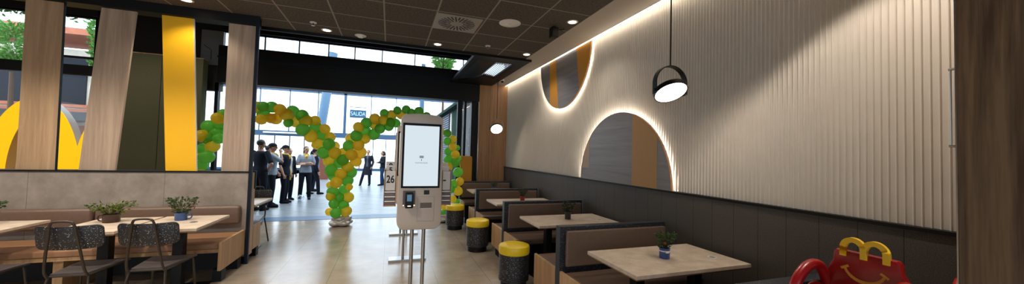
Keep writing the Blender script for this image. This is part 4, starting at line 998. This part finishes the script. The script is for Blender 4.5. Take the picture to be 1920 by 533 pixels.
def person(loc, rz, label, h=1.70, arms=None, top='grey', sleeve='short', trouser='trouser', hair='dark', ponytail=False, bun=False, cap=None, scarf=False, head_yaw=0., coat=False, under=None, feet=None, female=True, skin=SKIN, longhair=False, head_tilt=0.):
    t = thing('person', loc, label, 'person', None, rz)
    s = h/1.70; sw = .165 if female else .19
    feet = feet or ((-.10, .0), (.10, .02)); sh = [Vector((-sw, -.01, 1.39)), Vector((sw, -.01, 1.39))]
    arms = arms or (((-sw-.06, -.03, 1.10), (-sw-.05, .06, .86)), ((sw+.06, -.03, 1.10), (sw+.05, .06, .86)))
    hips = [Vector((-.085, 0, .88)), Vector((.085, 0, .88))]
    legs = []
    for i in (0, 1):
        fx, fy = feet[i]; an = Vector((fx, fy-.02, .09)); hp_ = hips[i]; kn = (hp_+an)/2+Vector((0, .035, .02)); legs.append((hp_, kn, an))
    TR = [(.80, .135, .095, 0, 0), (.90, .165, .115, 0, -.005), (.98, .155, .105, 0, 0), (1.08, .130, .092, 0, .005), (1.20, .145, .105, 0, .01), (1.30, .158, .112, 0, .01), (1.38, .150, .095, 0, 0), (1.43, .085, .065, 0, -.005), (1.47, .052, .052, 0, 0)]
    HM = Matrix.Translation((0, .0, 1.47)) @ Matrix.Rotation(head_yaw, 4, 'Z') @ Matrix.Rotation(head_tilt, 4, 'X') @ Matrix.Translation((0, 0, -1.47))
    b = BM(); torso(b, TR); tube(b, [(0, -.008, 1.40), (0, .006, 1.52)], [.055, .050], 14)
    hd = BM()
    ball(hd, (0, .005, 1.61), (.074, .092, .092), 3); ball(hd, (0, .035, 1.555), (.055, .058, .062), 3); ball(hd, (0, .060, 1.520), (.028, .026, .020), 2)
    ball(hd, (0, .104, 1.580), (.012, .018, .018), 2); tube(hd, [(0, .092, 1.612), (0, .108, 1.580)], [.008, .011], 8)
    for sx in (-1, 1): ball(hd, (sx*.076, -.002, 1.585), (.010, .020, .030), 2)
    bmesh.ops.transform(hd, matrix=HM, verts=hd.verts[:]); merge(b, hd)
    for i in (0, 1):
        el, wr = Vector(arms[i][0]), Vector(arms[i][1])
        capsule_path(b, [sh[i], (sh[i]+el)/2, el, (el*2+wr)/3, wr], [.050, .046, .037, .038, .025])
        d = (wr-el).normalized(); side = d.cross(Vector((0, 0, 1))); side = side.normalized() if side.length > .2 else Vector((1, 0, 0)); nn = side.cross(d)
        ax = Vector((0, 1, 0)) if abs(d.z) > .6 else side; ax = (ax-d*ax.dot(d)).normalized(); pn = d.cross(ax)
        pc = wr+d*.045
        tube(b, [wr, wr+d*.03, wr+d*.085], [.022, .030, .028], 10)
        for q in range(4):
            base = wr+d*.078+ax*(.030-.020*q); ln = (.066, .074, .068, .052)[q]
            tube(b, [base, base+d*ln*.5+pn*.006, base+d*ln*.85+pn*.022], [.0085, .008, .0065], 8)
        tb = wr+d*.028+ax*.024; tube(b, [tb, tb+d*.03+ax*.026, tb+d*.058+ax*.030], [.010, .0095, .0075], 8)
    for hp_, kn, an in legs:
        capsule_path(b, [hp_, (hp_+kn)/2, kn, (kn*2+an)/3, an], [.082, .070, .052, .054, .036])
        tube(b, [an+Vector((0, -.03, -.05)), an+Vector((0, .07, -.06)), an+Vector((0, .15, -.07))], [.034, .034, .022], 10)
    body = obj('body', remesh(b, .0075, 2), skin, t, True)
    for sx in (-1, 1):
        e = BM(); ball(e, HM @ Vector((sx*.030, .0885, 1.602)), (.011, .007, .007), 2); obj('eye', e, EYEM, t, True)
        e = BM(); tube(e, [HM @ Vector((sx*.016, .096, 1.622)), HM @ Vector((sx*.045, .084, 1.622))], .004, 6); obj('eyebrow', e, HAIR[hair], t)
    e = BM(); ball(e, HM @ Vector((0, .089, 1.543)), (.020, .006, .006), 2); obj('mouth', e, LIP, t, True)
    # upper garment
    o = .014; b = BM()
    z_lo = .50 if coat else .86
    rr = [r for r in TR if r[0] >= .88 and r[0] < 1.46]
    g = [(z_lo, rr[0][1]+o+(.03 if coat else .0), rr[0][2]+o+(.03 if coat else 0), 0, 0)]+[(z, rx+o, ry+o, cx, cy) for z, rx, ry, cx, cy in rr]
    torso(b, g)
    for i in (0, 1):
        el, wr = Vector(arms[i][0]), Vector(arms[i][1])
        if sleeve == 'short': capsule_path(b, [sh[i], (sh[i]+el)/2, sh[i].lerp(el, .78)], [.062, .062, .060])
        elif sleeve == 'long': capsule_path(b, [sh[i], (sh[i]+el)/2, el, el.lerp(wr, .5), el.lerp(wr, .93)], [.064, .060, .052, .049, .040])
        else: capsule_path(b, [sh[i]-Vector((sh[i].x*.25, 0, 0)), sh[i]], [.055, .056])
    obj('coat' if coat else ('jacket' if under else 'shirt'), remesh(b, .011, 3), CL[top], t, True)
    if under:
        b = BM(); torso(b, [(z, .062, .06, 0, .058+(ry-.09)) for z, rx, ry, cx, cy in rr[0:6]]+[(1.42, .045, .04, 0, .045)]); obj('undershirt', remesh(b, .009, 2), CL[under], t, True)
    b = BM(); torso(b, [(z, rx+o*.8, ry+o*.8, cx, cy) for z, rx, ry, cx, cy in TR if z < 1.0])
    for hp_, kn, an in legs: capsule_path(b, [hp_, (hp_+kn)/2, kn, (kn+an)/2, an+Vector((0, 0, -.01))], [.096, .086, .070, .066, .058])
    obj('trousers', remesh(b, .011, 3), CL[trouser], t, True)
    for hp_, kn, an in legs:
        e = BM(); ball(e, an+Vector((0, -.01, -.045)), (.046, .06, .05), 2); tube(e, [an+Vector((0, -.03, -.052)), an+Vector((0, .08, -.055)), an+Vector((0, .17, -.064))], [.045, .046, .032], 12); ball(e, an+Vector((0, .165, -.064)), (.036, .04, .028), 2)
        me = remesh(e, .008, 2)
        for v in me.vertices: v.co.z = max(v.co.z, .002)
        obj('shoe', me, CL['shoe'], t, True)
    # hair
    b = BM(); ball(b, (0, -.012, 1.628), (.083, .094, .088), 3)
    bmesh.ops.delete(b, geom=[v for v in b.verts if v.co.y > .035 and v.co.z < 1.655 or v.co.z < 1.565], context='VERTS')
    bmesh.ops.holes_fill(b, edges=b.edges[:])
    if ponytail: tube(b, [(0, -.095, 1.64), (0, -.135, 1.60), (0, -.13, 1.50), (0, -.115, 1.42)], [.02, .030, .026, .008], 10)
    if bun: ball(b, (0, -.10, 1.68), .038, 2)
    if longhair:
        ball(b, (0, -.045, 1.55), (.085, .065, .10), 3)
    bmesh.ops.transform(b, matrix=HM, verts=b.verts[:]); obj('hair', b, HAIR[hair], t, True)
    if cap:
        b = BM(); ball(b, (0, -.004, 1.635), (.090, .104, .086), 3); bmesh.ops.delete(b, geom=[v for v in b.verts if v.co.z < 1.632], context='VERTS'); bmesh.ops.holes_fill(b, edges=b.edges[:])
        prism(b, [(-.065, .06), (.065, .06), (.06, .12), (.03, .165), (-.03, .165), (-.06, .12)], 1.632, 1.642, 'XY')
        bmesh.ops.transform(b, matrix=HM, verts=b.verts[:]); obj('cap', b, CL[cap], t, True)
    if scarf:
        b = BM(); tube(b, [(.075*math.cos(2*PI*k/16), .0+.072*math.sin(2*PI*k/16), 1.445-.012*math.sin(2*PI*k/16)) for k in range(17)], .016, 8)
        tube(b, [(0, .085, 1.43), (.02, .125, 1.37), (.025, .125, 1.30)], [.016, .026, .012], 8); tube(b, [(0, .085, 1.43), (-.025, .125, 1.38), (-.03, .128, 1.33)], [.016, .024, .01], 8)
        obj('neckerchief', b, SCARF, t, True)
    for c in t.children: c.scale = (s, s, s)
    return t
akimbo = (((-.36, -.10, 1.12), (-.19, .06, 1.0)), ((.38, -.06, 1.12), (.19, .05, 1.0)))
tomouth = (((-.22, .02, 1.12), (-.16, .12, .92)), ((.20, .24, 1.22), (.07, .19, 1.45)))
crossed = (((-.24, .04, 1.14), (.07, .20, 1.13)), ((.24, .04, 1.13), (-.07, .21, 1.17)))
oneup = (((-.30, .14, 1.28), (-.22, .26, 1.44)), ((.24, -.02, 1.12), (.22, .10, .90)))
person((-3.02, 10.3, 0), R(-30), 'person in a dark navy T-shirt, hand on hip, leftmost in the doorway', 1.76, akimbo, 'navy', 'short', hair='dark', female=False, skin=SKIN2)
person((-2.92, 10.85, 0), R(-80), 'person in a grey polo and navy cap raising a hand to the face', 1.68, tomouth, 'grey', 'short', cap='navy', scarf=True, hair='brown', female=False, skin=SKIN2)
person((-3.12, 11.3, 0), R(-70), 'person with a bare forearm hanging down, half hidden behind the navy cap wearer', 1.62, None, 'white', 'short', hair='dark', bun=True)
person((-2.80, 11.6, 0), R(-100), 'person in a dark waistcoat, yellow neckerchief and black cap in the crowd', 1.64, None, 'navy', 'short', cap='black', scarf=True, hair='dark', ponytail=True)
person((-2.86, 12.25, 0), R(-130), 'person in an open dark jacket over a white top, beside the crossed-arms person', 1.56, None, 'jacket', 'long', under='white', hair='grey', bun=True)
person((-2.43, 12.35, 0), R(-165), 'person in a grey polo with yellow neckerchief standing with crossed arms', 1.63, crossed, 'grey', 'short', scarf=True, hair='brown', ponytail=True, feet=((-.13, 0), (.13, .02)), head_yaw=R(25))
person((-2.41, 13.6, 0), R(-60), 'person in dark clothes and a black cap facing away beside the crossed-arms person', 1.55, None, 'navy', 'long', cap='black', hair='dark', feet=((-.12, -.12), (.10, .16)))
person((-2.62, 14.6, 0), R(-90), 'tall dark-haired person in black standing behind the crossed-arms person', 1.76, None, 'black', 'long', hair='dark', female=False)
person((-.88, 16.75, 0), R(170), 'person in a long dark coat over a grey sweater, one arm raised', 1.56, ((( -.24, -.02, 1.12), (-.20, .08, .90)), ((.36, .05, 1.30), (.46, .12, 1.46))), 'coat', 'long', 'navy', hair='dark', coat=True, under='sweater', feet=((-.10, 0), (.30, .05)))
person((-.27, 16.7, 0), R(110), 'person in a dark jacket and blue jeans, facing the one in the coat', 1.53, crossed, 'jacket', 'long', 'jeans', under='white', hair='dark', longhair=True, feet=((-.04, .05), (.12, -.10)))

t = thing('balloon', (-2.44, 11.93, .104), 'clear whitish balloon on the lobby floor at the feet of the crossed-arms person', 'balloon')
me = bmg.copy(); me.materials.clear(); b = BM(); b.from_mesh(me); bmesh.ops.scale(b, vec=(.1, .1, .095), verts=b.verts[:])
obj('skin', b, glass('clear_latex', (.9, .93, .97, 1), .25), t, True)
b = BM(); ball(b, (0, 0, -.098), (.010, .010, .006), 1); obj('knot', b, M['white'], t, True)
p_ = at_y(543.5, 326, 12.0)
t = thing('yellow_bag', tuple(p_), 'small folded yellow bag held low by the person in the open dark jacket', 'bag')
b = BM(); prism(b, [(-.05, -.17), (.03, -.19), (.05, .02), (.02, .13), (-.03, .13), (-.06, -.02)], -.02, .02, 'XZ', .012); obj('body', b, SCARF, t, True)
b = BM(); tube(b, smooth_path([(-.02, 0, .12), (-.015, 0, .2), (.015, 0, .2), (.015, 0, .12)], 5), .006, 8); obj('handle', b, SCARF, t, True)

# ------------------------------------------------------------------ world and exposure
w = bpy.data.worlds.new('sky'); S.world = w; w.use_nodes = True
bgn = w.node_tree.nodes['Background']; bgn.inputs[0].default_value = (.71, .865, 1.0, 1); bgn.inputs[1].default_value = 3.0
S.view_settings.view_transform = 'Standard'; S.view_settings.look = 'None'; S.view_settings.gamma = 1; S.view_settings.exposure = .37
S.view_settings.use_curve_mapping = False
S.cycles.max_bounces = 10; S.cycles.diffuse_bounces = 5; S.cycles.transparent_max_bounces = 16; S.cycles.caustics_reflective = False; S.cycles.caustics_refractive = False
S.cycles.sample_clamp_indirect = 6
